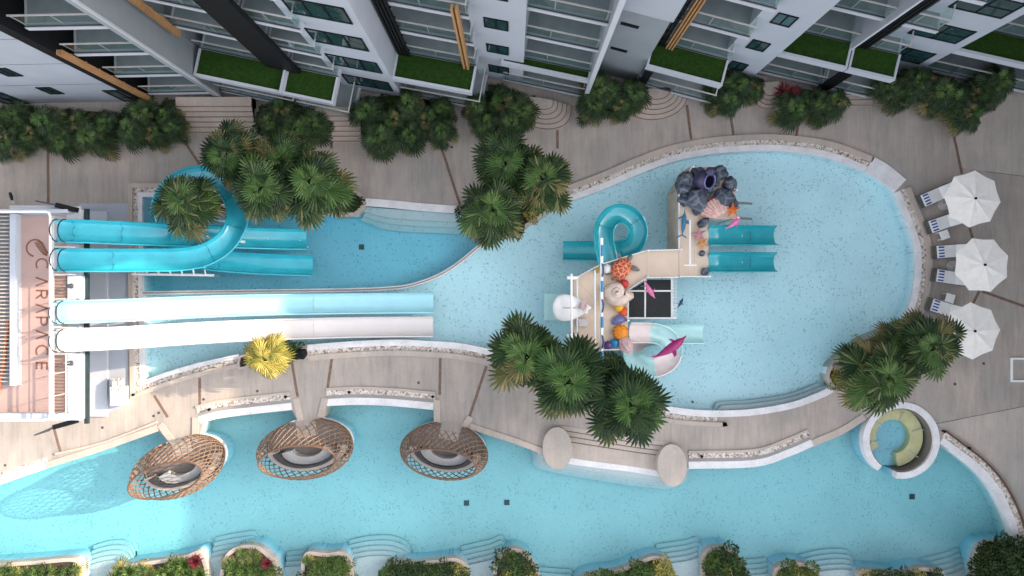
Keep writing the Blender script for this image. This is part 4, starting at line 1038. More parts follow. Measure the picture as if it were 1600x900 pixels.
gate([(56, 314), (86, 320), (118, 328)], TZ+.4, 'dark railing sloping away from the upper corner of the slide tower', 1)
gate([(54, 680), (82, 668), (118, 658)], TZ-.3, 'dark railing sloping away from the sunlit lower corner of the slide tower', -1)
b = MB(); pxbox(b, 98, 322, 121, 333, TZ-.2, TZ+.1); pxbox(b, 15, 321, 98, 327.5, TZ-.3, TZ+.12); b.build('corner_ledge', M['wallw'], tw)
p = W(17, 309, 4.0); t = thing('wall_lamp', 'thin dark lamp on a rod above the upper edge of the slide tower', 'lamp', (p.x, p.y, 0))
b = MB(); b.tube([W(24, 322, 4.4), W(20, 316, 4.6), W(18, 310, 4.7)], .02, 6); b.build('rod', M['rail'], t, True)
b = MB(); b.tube([W(19, 313, 4.7), W(17.5, 307, 4.7), W(15.5, 301, 4.7)], [.05, .08, .06], 8); b.build('head', M['dark'], t, True)

# ================================================================== PLAY TOWER IN THE MAIN POOL
PZ = 2.1
pt = thing('play_tower', 'cream two-deck water play tower with walkway standing in the main pool', 'play tower', (*W2(985, 440, 0), -0.75))
north_top = [(1081, 261), (1129, 260), (1149, 297), (1151, 342), (1107, 343), (1107, 433), (1061, 433), (1061, 297)]
walk = [(1011, 391), (1060.6, 389), (1060.6, 433.5), (1011, 434)]
south = [(1010.5, 391), (939, 413), (931, 420), (902, 432), (896, 434), (896, 528), (904, 529), (936, 548), (974, 547), (981, 539), (981, 453), (1010.5, 434)]
for nm, poly in (('north_deck', north_top), ('walkway', walk), ('south_deck', south)):
    b = MB(); b.prism([W2(x, y, PZ) for x, y in poly], PZ-0.14, PZ); b.build(nm, M['cream'], pt)
b = MB()   # seams between the deck panels
for a, e in (((931, 420), (931, 546)), ((902, 440), (931, 470)), ((902, 520), (931, 500)), ((1011, 391), (1011, 434)), ((1061, 300), (1149, 300)), ((1085, 343), (1085, 432)), ((931, 452), (981, 452)), ((935, 500), (981, 500)), ((981, 453), (1011, 434))):
    b.band([W2(*a, PZ), W2(*e, PZ)], -.012, .012, PZ-.05, PZ+.004)
b.build('panel_seams', M['plank'], pt)
b = MB()   # plank wall on the west side of the north deck
for i in range(9):
    z = -0.2+i*0.24; e = 0.05*(8-i)/8
    for (xa, ya), (xb, yb) in (((1061, 297), (1061, 391)), ((1081, 261), (1061, 297))):
        A_ = W(xa, ya, PZ); B_ = W(xb, yb, PZ); d = (B_-A_).normalized(); s = Vector((d.y, -d.x, 0)); s = s if s.x < 0 else -s
        q = A_+s*(0.02+e); q.z = z; b.pbox(q, (B_-A_), s*.05, (0, 0, .22))
b.build('plank_wall', M['plank'], pt)
for (x, y) in ((1081, 262), (1128, 261), (1148, 298), (1150, 341), (1106, 432), (1062, 432), (1062, 390), (1011, 392), (1010, 433), (938, 414), (903, 432), (897, 434), (897, 527), (937, 547), (973, 546), (980, 500)):
    b = MB(); p = W(x, y, PZ); b.tube([Vector((p.x, p.y, -.8)), Vector((p.x, p.y, PZ+.32))], .06, 8); b.ball((p.x, p.y, PZ+.34), .075, nu=8, nv=6); b.build('post', M['white'], pt, True)
def prail(pts, z=PZ+.3, r=.03, name='railing', m='white'):
    b = MB()
    for dz in (0, -.5 if z > PZ+.6 else -.15): b.tube([W(x, y, z) + Vector((0, 0, dz)) for x, y in pts], r, 6)
    b.build(name, M[m], pt, True)
prail([(1081, 261), (1061.5, 297), (1061.5, 390)]); prail([(1081, 261), (1129, 260), (1149, 297)]); prail([(1061, 390), (1011, 391), (939, 413), (903, 432)]); prail([(1060, 433), (1011, 434), (982, 453), (981, 500)]); prail([(896, 528), (904, 529), (936, 547), (974, 546)]); prail([(1107, 432), (1063, 432)])
prail([(902, 432), (902, 529)], PZ+.4, .045); 
b = MB(); b.tube([W(893, 428, 3.4), W(893, 532, 3.4)], .06, 8)
for y in (435, 526): b.tube([W(886, y, 3.4), W(903, y, 3.4)], .05, 8); b.tube([W(893, y, 3.4), Vector((*W2(896, y, PZ), PZ))], .05, 8); b.tube([W(886, y-2.5, 3.4), W(903, y-2.5, 3.4)], .04, 8)
b.build('bucket_frame', M['white'], pt, True)
b = MB(); b.tube([W(929.5, 422, PZ+.9), W(929.5, 545, PZ+.9)], .05, 8)
for y in (424, 480, 543): b.tube([W(929.5, y, PZ+.9), Vector((*W2(930, y, PZ), PZ))], .04, 6)
b.build('inner_rail', M['white'], pt, True)
# tall spray pipe with wave ornaments
b = MB(); b.tube([W(940, 372, 3.7), W(940, 588, 3.7)], .085, 10)
for y in (420, 546): b.tube([W(940, y, 3.7), Vector((*W2(938, y, PZ), PZ))], .06, 8)
b.build('spray_pipe', M['white'], pt, True)
for i, y in enumerate(range(383, 585, 28)):
    b = MB()
    if i % 2 == 0: b.tube([W(941, y, 3.8), W(941, y+17, 3.8)], .075, 8)
    else: b.tube([W(940.5+2.5*math.sin(PI*q/8), y+22*q/8, 3.83) for q in range(9)], [.02]+[.045]*7+[.02], 8)
    b.build('wave_stripe', M['blue_paint'] if i % 2 == 0 else M['navy_paint'], pt, True)
# T-shaped white sprinkler bar on the north deck
b = MB(); b.tube([W(1078, 344, PZ+.75), W(1078, 413.5, PZ+.75)], .05, 8); b.tube([W(1069, 414, PZ+.75), W(1088, 414, PZ+.75)], .045, 8); b.tube([W(1078, 413.5, PZ+.75), Vector((*W2(1078, 412, PZ), PZ))], .04, 8); b.tube([W(1078, 346, PZ+.75), Vector((*W2(1078, 347, PZ), PZ))], .04, 8)
b.build('sprinkler_bar', M['white'], pt, True)
# black net cell and white mesh climbing side
b = MB(); b.prism([W2(x, y, 1.15) for x, y in [(1013, 437), (1049, 437), (1049, 496), (983, 496), (983, 455)]], 1.10, 1.15); b.build('net_floor', M['net'], pt)
b = MB()
for a, e in (((982, 454.5), (1050, 454.5)), ((1008, 435), (1008, 497)), ((982, 497), (1057, 497)), ((1049.5, 434), (1049.5, 497))): b.tube([W(*a, PZ-.03), W(*e, PZ-.03)], .045, 6)
b.build('net_frame', M['white'], pt, True)
b = MB()
for i in range(13): b.tube([W(1049.5, 435+i*5, PZ-.05), W(1057, 435+i*5, 0.9)], .022, 4)
for j in range(4): b.tube([W(1049.5, 435, PZ-.05).lerp(W(1057, 435, .9), j/3), W(1049.5, 496, PZ-.05).lerp(W(1057, 496, .9), j/3)], .022, 4)
b.build('mesh_side', M['white'], pt, True)
b = MB(); a = W(902, 501, PZ); b.box(a.x+.05, a.x+.52, a.y-.28, a.y+.1, PZ, PZ+.3); b.build('control_box', M['rail'], pt)
b = MB(); 
for y in (315, 339): b.pbox(W(1150, y, PZ-.1), W(1175, y+1.5, PZ-.25)-W(1150, y, PZ-.1), (0, -.12, 0), (0, 0, .05))
b.build('spray_arm', M['greenglass'], pt)
# play slides
gp_ = 'slides of the play tower'
slide('upper of two short teal slides on the right of the play tower', [(1106, 368.5, PZ-.02), (1125, 368.5, PZ-.12), (1150, 368.5, 1.35), (1180, 368.5, .6), (1209, 368.5, .22)], .47, 'teal2', supports=((.6, 0, 0),), seams=(.7,), group=gp_)
slide('lower of two short teal slides on the right of the play tower', [(1106, 410, PZ-.02), (1125, 410, PZ-.12), (1150, 410, 1.35), (1180, 410, .6), (1209, 410, .22)], .47, 'teal2', supports=((.6, 0, 0),), seams=(.7,), group=gp_)
slide('teal spiral slide coiling once on the left of the play tower', [(950, 416, PZ), (947, 400, 2.02), (943, 378, 1.92), (944, 354, 1.8), (957, 338, 1.66), (975, 336, 1.5), (991, 348, 1.33), (995, 366, 1.16), (987, 383, 1.0), (970, 391, .84), (945, 392.5, .62), (915, 392.5, .40), (880, 392.5, .22)], .46, 'teal2', supports=((.3, 0, 0), (.5, 0, 0), (.9, 0, 0)), seams=(.25, .5, .75), group=gp_, depth=.7)
slide('pale spiral slide of alternating blush and aqua sections under the magenta dolphin', [(983, 519.5, PZ-.05), (1000, 519.5, 1.95), (1022, 520.5, 1.82), (1040, 528, 1.66), (1049, 545, 1.5), (1043, 562, 1.34), (1026, 572, 1.18), (1006, 571, 1.04), (991, 560, .92), (988, 544, .8), (999, 530, .66), (1025, 523, .48), (1060, 521.5, .32), (1098, 521.5, .2)], .47, 'slidepink', supports=((.3, 0, 0), (.5, 0, 0), (.9, 0, 0)), group=gp_, split=(.14, .33, .48, .68, .80), m2='slideaqua')
# tipping bucket and splash panel
t = thing('tipping_bucket', 'big white scoop-shaped tipping bucket on the left edge of the play tower', 'bucket', (*W2(888, 481, 3.0), 2.6))
b = MB(); mt = Matrix.Translation(W(905, 481, 2.95)) @ Matrix.Rotation(-PI/2, 4, 'Y')
prof = [(0.03, -.62), (.14, -.46), (.34, -.2), (.52, .1), (.64, .4), (.70, .7), (.68, .95), (.58, 1.15), (.40, 1.28), (.2, 1.35), (0.0, 1.37)]
b.lathe(prof, mt @ Matrix.Scale(.22, 4, (1, 0, 0)), 32); b.build('shell', M['white'], t, True)
b = MB(); b.tube([W(880, 481, 3.14), W(908, 481, 3.12)], .035, 6); b.build('rib', M['slidewhite'], t, True)
b = MB(); a = W2(850, 500, -.0); e = W2(893, 459, -.0); b.box(a[0], e[0], a[1], e[1], -.06, 0.0); tag(b.build('splash_panel', M['slideaqua']), 'pale aqua square splash panel lying under the tipping bucket', 'splash panel')

# ---------------- sea-life sculptures
def scallop(px, py, z, R, rot, tilt, m, label, cat='shell sculpture', ribs=13, m2=None, dome=.55, half=54):
    p = W(px, py, z); mt = Matrix.Translation(p) @ Matrix.Rotation(math.radians(rot), 4, 'Z') @ Matrix.Rotation(math.radians(tilt), 4, 'X')
    b = MB(); na, nr = ribs*4, 10; vs = []
    for side in (1, -1):
        for j in range(nr+1):
            q = j/nr
            for i in range(na+1):
                a = math.radians(-half+2*half*i/na); rr = R*(2*q)*(0.86+0.14*math.cos(a))*(1+0.025*math.cos(ribs*2*PI*i/na)*q)
                zz = (R*dome*math.sin(PI*min(1, q*.97)**.8)*(math.cos(a)**.5 if math.cos(a) > 0 else 0) + R*.05*q*math.cos(ribs*2*PI*i/na)) if side == 1 else -R*.12*math.sin(PI*q)
                vs.append(mt @ Vector((rr*math.sin(a), rr*math.cos(a)-R, zz)))
    w = na+1; h = (nr+1)*w; fs = []
    for j in range(nr):
        for i in range(na):
            fs.append((j*w+i, j*w+i+1, (j+1)*w+i+1, (j+1)*w+i)[::-1]); fs.append((h+j*w+i, h+j*w+i+1, h+(j+1)*w+i+1, h+(j+1)*w+i))
    b.add(vs, fs, 0)
    if m2: b.tube([mt @ Vector((R*1.72*math.sin(a)*(.86+.14*math.cos(a))*1.12, R*1.72*math.cos(a)*(.86+.14*math.cos(a))*1.12-R, -R*.10)) for a in [math.radians(-48+96*i/14) for i in range(15)]], R*.14, 6, 1)
    return tag(b.build('shell_sculpture', [M[m], M[m2 or m]], None, True, 60), label, cat)
def urchin(px, py, z, r, m, label, ribs=9, flat=.8):
    p = W(px, py, z+r*flat*.8); b = MB()
    b.ball(p, (r, r, r*flat), nu=ribs*6, nv=14, fn=lambda d: 1+0.07*math.cos(ribs*math.atan2(d.y, d.x))*(1-d.z*d.z))
    return tag(b.build('urchin_sculpture', M[m], None, True, 70), label, 'sea sculpture')
def star(px, py, z, R, rot, m, label, tilt=0):
    p = W(px, py, z); mt = Matrix.Translation(p) @ Matrix.Rotation(math.radians(tilt), 4, 'X') @ Matrix.Rotation(math.radians(rot), 4, 'Z'); b = MB()
    vs = [mt @ Vector((0, 0, R*.26)), mt @ Vector((0, 0, -R*.05))]
    for i in range(10):
        a = PI*i/5; r = R if i % 2 == 0 else R*.36
        vs.append(mt @ Vector((r*math.cos(a), r*math.sin(a), 0)))
    for i in range(5):
        a = 2*PI*i/5; vs.append(mt @ Vector((R*.55*math.cos(a), R*.55*math.sin(a), R*.16)))
    fs = []
    for i in range(5):
        o = 2+2*i; l = 2+(2*i+9) % 10; r_ = 2+2*i+1; rd = 12+i
        fs += [(rd, l, o), (rd, o, r_), (0, l, rd), (0, rd, r_)]
        fs += [(1, o, l), (1, r_, o)]
    b.add(vs, fs); return tag(b.build('starfish_sculpture', M[m], None, True, 25), label, 'starfish sculpture')
def fish(px, py, z, L, rot, m, label, kind='dolphin', pitch=0, cat='dolphin sculpture', arch=.12, name='dolphin_sculpture'):
    mt = Matrix.Translation(W(px, py, z)) @ Matrix.Rotation(math.radians(rot), 4, 'Z') @ Matrix.Rotation(math.radians(pitch), 4, 'Y') @ Matrix.Rotation(math.radians(62), 4, 'X')
    b = MB()
    prof = [(-.50, .012), (-.44, .035), (-.34, .062), (-.2, .105), (-.03, .135), (.12, .135), (.25, .110), (.33, .078), (.37, .045), (.42, .032), (.49, .020), (.50, .004)]
    if kind == 'sword': prof = [(-.5, .01), (-.4, .03), (-.25, .07), (0, .095), (.15, .08), (.24, .05), (.30, .02), (.5, .008)]
    f = lambda x: arch*(0.25-x*x)*1.6
    pts = [mt @ Vector((x*L, 0, f(x)*L)) for x, r in prof]
    b.tube(pts, [r*L*.92 for x, r in prof], 12)
    def fin(pl):
        t = L*.012
        vs = [mt @ Vector((x*L, y*L-t, zz*L)) for x, y, zz in pl]+[mt @ Vector((x*L, y*L+t, zz*L)) for x, y, zz in pl]; n = len(pl)
        b.add(vs, [tuple(range(n))[::-1], tuple(range(n, 2*n))]+[(i, (i+1) % n, n+(i+1) % n, n+i) for i in range(n)])
    fin([(.07, 0, f(.07)+.10), (-.02, 0, f(-.02)+.24), (-.10, 0, f(-.1)+.255), (-.07, 0, f(-.07)+.09)])
    for s in (1, -1):
        fin([(.20, s*.06, f(.2)-.04), (.10, s*.20, f(.2)-.14), (.03, s*.23, f(.2)-.17), (.10, s*.07, f(.1)-.07)])
        if kind == 'sword': fin([(-.44, 0, f(-.44)), (-.52, 0, f(-.5)+s*.14), (-.60, 0, f(-.5)+s*.20), (-.50, 0, f(-.5)+.0)])
        else: fin([(-.42, 0, f(-.42)), (-.50, s*.09, f(-.5)-.01), (-.60, s*.17, f(-.5)-.02), (-.55, s*.06, f(-.5)), (-.50, 0, f(-.5))])
    return tag(b.build(name, M[m], None, True, 50), label, cat)
def rock(px, py, z, r, seed, label, m='rock', rot=0):
    p = W(px, py, z); b = MB()
    o = Vector((seed*3.1, seed*1.7, seed*.9))
    def f(d):
        q = 1+0.30*noise.noise(d*1.3+o)+0.12*noise.noise(d*3.5+o)
        mx = max(abs(d.x), abs(d.y), abs(d.z)); return q*(0.60+0.40*min(1.28, (1/mx))/1.0*0.9)
    b.ball(p, r, Matrix.Rotation(math.radians(rot), 4, 'Z'), 26, 16, fn=f)
    return tag(b.build('rock_sculpture', M[m], None, True, 35), label, 'rock sculpture', 'dark painted rocks on the play tower')
rk_ = rock(472, 553, .16, .30, 23, 'lumpy black rock at the right end of the yellow palm bed', 'dark'); rk_.name = 'garden_rock'; rk_['category'] = 'rock'; del rk_['group']
# giant snail shell
b = MB(); P0 = W(961, 456, PZ+.42); pts = []; rs = []
for i in range(76):
    q = i/75; a = -0.5-q*2*PI*2.35; R_ = .50*math.exp(-1.75*q)
    pts.append(P0+Vector((math.cos(a)*R_*1.0+.04, -math.sin(a)*R_*1.0*-1, .42*q))); rs.append(.34*math.exp(-1.75*q)+.012)
b.tube(pts, rs, 14)
b.tube([P0+Vector((.48, -.20, -.02)), P0+Vector((.68, -.22, -.03)), P0+Vector((.86, -.14, -.04)), P0+Vector((.92, -.06, -.05))], [.33, .30, .22, .06], 14)
tag(b.build('snail_shell_sculpture', M['pearl'], None, True, 60), 'giant pearly spiral snail shell in the middle of the play tower', 'shell sculpture')
# turtle
t = thing('turtle_sculpture', 'red-shelled sea turtle sculpture on the play tower walkway corner', 'turtle sculpture', (*W2(971, 419, PZ), PZ))
tm = Matrix.Translation(W(970.5, 420, PZ+.30)) @ Matrix.Rotation(math.radians(52), 4, 'Z')
b = MB(); b.ball((0, 0, 0), (.62, .50, .36), nu=26, nv=16); b.v = [tuple(tm @ Vector(v)) for v in b.v]; b.build('carapace', M['turtle'], t, True)
b = MB()
for x, y, a, l in ((.45, .50, 50, .36), (.45, -.50, -50, .36), (-.5, .38, 140, .24), (-.5, -.38, -140, .24)):
    b.ball((x, y, -.12), (l, .13, .05), Matrix.Rotation(math.radians(a+25*(1 if y > 0 else -1)), 4, 'Z'), 14, 8)
b.ball((.72, 0, .02), (.20, .14, .13), nu=14, nv=10); b.ball((-.66, 0, -.1), (.12, .05, .04), nu=10, nv=6); b.ball((0, 0, -.12), (.58, .46, .16), nu=20, nv=8)
b.v = [tuple(tm @ Vector(v)) for v in b.v]; b.build('body', M['flipper'], t, True)
urchin(949, 420, PZ, .25, 'white', 'small white ribbed ball beside the red turtle', 7)
urchin(934.5, 420, PZ, .22, 'olive_paint', 'small mustard ball at the corner by the white spray pipe', 7)
urchin(975.5, 443.5, PZ+.05, .24, 'red_paint', 'round red urchin above the snail shell', 12)
urchin(967, 480, PZ, .25, 'yellow_paint', 'yellow ribbed urchin just below the snail shell', 8)
urchin(975, 487, PZ, .24, 'coral_paint', 'orange-red ribbed urchin next to the yellow urchin', 8)
scallop(967, 499, PZ+.12, .235, 15, 10, 'violet_paint', 'slate blue scallop shell below the orange-red urchin', half=84, dome=.8)
urchin(970, 519, PZ, .40, 'orange_paint', 'large orange ribbed barrel urchin near the pale slide', 12, .7)
urchin(960, 536.5, PZ, .24, 'blue_paint', 'bright blue ball at the bottom corner of the play tower', 8)
urchin(950, 540, PZ, .25, 'purple_paint', 'dark purple ball at the bottom corner of the play tower', 8)
b = MB(); mt = Matrix.Translation(W(978, 540, PZ+.25)) @ Matrix.Rotation(math.radians(-55), 4, 'Z') @ Matrix.Rotation(PI/2, 4, 'Y')
b.lathe([(0.02, -.62), (.08, -.55), (.20, -.38), (.33, -.1), (.35, .08), (.28, .22), (.24, .25), (.20, .34), (.15, .37), (.11, .45), (.06, .49), (0, .56)], mt, 40, rib=.10, ribn=9)
tag(b.build('conch_sculpture', M['conch_pink'], None, True, 60), 'pink ribbed conch shell at the start of the pale slide', 'shell sculpture')
scallop(911, 477, 3.2, .20, -100, 20, 'conch_pink', 'small pink and white fan shell on the tip of the tipping bucket', ribs=9)
scallop(914, 484, 3.0, .16, -70, 10, 'white', 'small white fan shell beside the tip of the tipping bucket', ribs=9)
# north deck group
scallop(1118, 326, PZ+.32, .56, 28, 22, 'clam_pink', 'giant blush clam shell with a red lip among the dark rocks', ribs=11, m2='clam_red', dome=.75)
rk = [(1072, 281, .42, 1, 'long dark rock at the upper left of the north deck'), (1066, 292, .40, 2, 'dark rock below the upper left rock of the north deck'), (1125, 270, .38, 3, 'dark rounded rock at the top right of the purple jar'),
      (1140, 287, .36, 4, 'dark purple-tinged rock at the right edge of the north deck'), (1119, 286, .20, 5, 'small dark rock just right of the purple jar'), (1069, 312, .34, 6, 'dark rock on the left edge beside the blue fish'), (1088, 311, .55, 7, 'large dark block-like rock left of the blush clam'),
      (1099, 306, .36, 8, 'dark rock in the centre of the north deck'), (1130, 309, .50, 9, 'large dark rock above the orange starfish'), (1143, 318, .34, 10, 'dark rock touching the orange starfish'), (1096, 350, .20, 11, 'small grey rock under the blush clam'), (1102, 346, .18, 12, 'smallest grey rock under the blush clam'),
      (1092, 322, .40, 13, 'dark rock at the lower left of the blush clam'), (1097, 396, .15, 14, 'small grey pebble-like rock between the two teal slides'), (1101, 424, .20, 15, 'speckled grey rock at the bottom corner of the north deck'), (1108, 297, .22, 16, 'small dark rock below the purple jar'), (1090, 270, .34, 17, 'dark rock to the left of the purple jar mouth')]
for px, py, r, sd, lab in rk: rock(px, py, PZ+r*.55, r, sd, lab, rot=sd*37)
t = thing('jar_sculpture', 'big dark purple jar lying tilted among the rocks of the north deck', 'jar sculpture', (*W2(1103, 278, PZ), PZ))
mt = Matrix.Translation(W(1100, 281, PZ+.58)) @ Matrix.Scale(.86, 4) @ Matrix.Rotation(math.radians(-28), 4, 'Z') @ Matrix.Rotation(math.radians(38), 4, 'Y')
b = MB(); b.lathe([(0.0, -.62), (.30, -.60), (.52, -.40), (.62, -.05), (.58, .25), (.46, .42), (.44, .47), (.40, .42), (.50, .2), (.54, -.05), (.42, -.38), (.0, -.5)], mt, 28); b.build('body', M['jar_purple'], t, True)
b = MB(); b.tube([mt @ Vector((.45*math.cos(2*PI*i/28), .45*math.sin(2*PI*i/28), .47)) for i in range(28)], .035, 6, closed=True); b.build('rim', M['violet_paint'], t, True)
urchin(1110, 268, PZ+.95, .25, 'jar_purple', 'purple ball on top of the tilted jar', 6)
star(1145, 328, PZ+.5, .46, 20, 'star_orange', 'bright orange starfish at the right edge of the rocks', 12)
star(1092, 366, PZ+.22, .46, 100, 'star_pink', 'dusty pink starfish beside the upper short teal slide', 10)
star(1098, 380, PZ+.2, .38, 50, 'star_tan', 'tan orange starfish below the pink starfish', 8)
fish(1068, 346, PZ+.5, 1.5, 84, 'fish_blue', 'slim blue swordfish on the left edge of the north deck', 'sword', cat='fish sculpture', name='swordfish_sculpture', arch=.03)
fish(1147, 347, PZ+.3, 1.0, 40, 'pink_paint', 'small pink dolphin leaping above the upper short teal slide')
fish(1016, 453, PZ+.55, 1.0, -60, 'pink_paint', 'small pink dolphin hanging over the black net')
fish(1048, 541, 2.75, 1.95, 34, 'magenta_paint', 'large magenta dolphin over the pale spiral slide')
fish(1063, 473, .7, .65, 62, 'navy_paint', 'small dark navy fish beside the white mesh side', cat='fish sculpture', name='fish_sculpture')
for px, py, z, lab, par in ((1147, 350, PZ, 'thin white stem', 0),): pass
for px, py, z1, lab in ((1046, 545, 2.55, 'thin white post carrying the magenta dolphin'), (1009, 447, PZ+.4, 'thin white post carrying the dolphin over the black net'), (1063, 475, .6, 'thin post in the water carrying the navy fish'), (1146, 350, PZ+.15, 'thin post carrying the pink dolphin above the teal slide')):
    p = W(px, py, z1); b = MB(); b.tube([Vector((p.x, p.y, -.8)), p], .035, 6); tag(b.build('post', M['rail'], None, True), lab, 'post')

# ================================================================== UMBRELLAS AND LOUNGERS
def umbrella(px, py, R, rot, label):
    zr = 2.45; p = W(px, py, zr); t = thing('umbrella', label, 'umbrella', (p.x, p.y, 0), 'white umbrellas over the sun loungers')
    top = Vector((p.x, p.y, 2.70)); n = 8; b = MB(); vs = [top]
    rings = 5
    for j in range(1, rings+1):
        q = j/rings
        for i in range(n*2):
            a = math.radians(rot)+PI*i/n; rr = R*q*(1 if i % 2 == 0 else math.cos(PI/n)*(0.985-.015*q)); sag = 0.03*math.sin(PI*q)*(0 if i % 2 == 0 else 1)
            vs.append(Vector((p.x+rr*math.cos(a), p.y+rr*math.sin(a), 2.70-(2.70-zr)*(q**1.08)-sag)))
    m2 = n*2; fs = [(0, 1+i, 1+(i+1) % m2) for i in range(m2)]
    for j in range(rings-1):
        for i in range(m2): fs.append((1+j*m2+i, 1+(j+1)*m2+i, 1+(j+1)*m2+(i+1) % m2, 1+j*m2+(i+1) % m2))
    b.add(vs, fs); b.build('canopy', M['canvas'], t, True, 8)
    b = MB()
    for i in range(n):
        a = math.radians(rot)+2*PI*i/n; b.tube([Vector((p.x, p.y, 2.66)), Vector((p.x+R*.97*math.cos(a), p.y+R*.97*math.sin(a), zr-.02))], .014, 5)
    b.build('ribs', M['rail'], t)
    b = MB(); b.tube([Vector((p.x, p.y, 0)), Vector((p.x, p.y, 2.72))], .035, 8); b.build('pole', M['white'], t, True)
    b = MB(); b.ball((p.x, p.y, 2.74), (.07, .07, .08), nu=10, nv=8); b.build('finial', M['dark'], t, True)
    b = MB(); b.lathe([(0, 0.01), (.32, .01), (.32, .07), (.06, .11), (.05, .3), (0, .3)], Matrix.Translation((p.x, p.y, 0)), 20); b.build('base', M['rail'], t, True)
umbrella(1519, 311, 1.50, 84, 'topmost of the three white octagonal umbrellas')
umbrella(1533.5, 414, 1.48, 64, 'middle of the three white octagonal umbrellas')
umbrella(1518, 517, 1.50, 92, 'lowest white octagonal umbrella, partly under the palm')
def lounger(px, py, ang, label, tlabel):
    p = W(px, py, .35); x, y = p.x, p.y; a = math.radians(ang)
    mt = Matrix.Translation((x, y, 0)) @ Matrix.Rotation(a, 4, 'Z')
    def tr(b): b.v = [tuple(mt @ Vector(v)) for v in b.v]; return b
    t = thing('sun_lounger', label, 'sun lounger', (x, y, 0), 'white sun loungers under the umbrellas')
    b = MB(); b.box(0, 1.95, -.36, -.31, .22, .32); b.box(0, 1.95, .31, .36, .22, .32); b.box(0, .05, -.31, .31, .22, .32); b.box(1.9, 1.95, -.31, .31, .22, .32)
    for i in range(7): b.box(.08+i*.1, .15+i*.1, -.31, .31, .26, .30)
    tr(b).build('frame', M['lounger_frame'], t)
    for lx in (.12, 1.8):
        for ly in (-.335, .335): b = MB(); b.box(lx-.03, lx+.03, ly-.024, ly+.024, 0, .22); tr(b).build('leg', M['lounger_frame'], t)
    b = MB(); b.box(.26, 1.30, -.34, .34, .325, .42); tr(b).build('seat_cushion', M['white'], t)
    b = MB(); b.pbox((1.32, -.34, .33), (.60, 0, .33), (0, .68, 0), (-.045, 0, .085)); tr(b).build('backrest', M['white'], t)
    w = MB()
    for i in range(7): 
        w.box(.31, .61, -.285+i*.082, -.285+(i+1)*.082, .422, .447, i % 2)
    o = tr(w).build('towel', [M['towel_blue'], M['towel_white']]); tag(o, tlabel, 'towel', 'striped towels on the sun loungers')
lounger(1435.5, 317, 24, 'topmost sun lounger, angled towards the top umbrella', 'blue-striped towel on the topmost lounger')
lounger(1447, 357, 19, 'sun lounger with the small white table below it, second from the top', 'blue-striped towel on the second lounger from the top')
lounger(1457, 394.5, 4, 'almost level sun lounger at the upper left of the middle umbrella', 'blue-striped towel on the upper lounger of the middle umbrella')
lounger(1456.5, 429, -9, 'sun lounger at the lower left of the middle umbrella', 'blue-striped towel on the lower lounger of the middle umbrella')
lounger(1449, 473.5, -18, 'lowest visible sun lounger, just above the palms', 'blue-striped towel on the lowest lounger')
for px, py, a, lab in ((1475.5, 367, 20, 'small square white side table below the second lounger'), (1484, 466, -16, 'small square white side table above the lowest lounger')):
    p = W(px, py, .4); mt = Matrix.Translation((p.x, p.y, 0)) @ Matrix.Rotation(math.radians(a), 4, 'Z'); t = thing('side_table', lab, 'side table', (p.x, p.y, 0), 'side tables between the loungers')
    b = MB(); b.box(-.24, .24, -.24, .24, .40, .44); b.v = [tuple(mt @ Vector(v)) for v in b.v]; b.build('table_top', M['white'], t)
    for lx in (-.2, .2):
        for ly in (-.2, .2): b = MB(); b.box(lx-.02, lx+.02, ly-.02, ly+.02, 0, .40); b.v = [tuple(mt @ Vector(v)) for v in b.v]; b.build('leg', M['white'], t)
b = MB()
for x0, y0, x1, y1 in ((1580, 559, 1610, 562), (1580, 594, 1610, 597), (1580, 562, 1583, 594), (1610, 559, 1613, 597)): pxbox(b, x0, y0, x1, y1, 0.0, .06)
tag(b.build('floor_frame', M['white']), 'white square frame set on the paving at the right edge', 'frame')

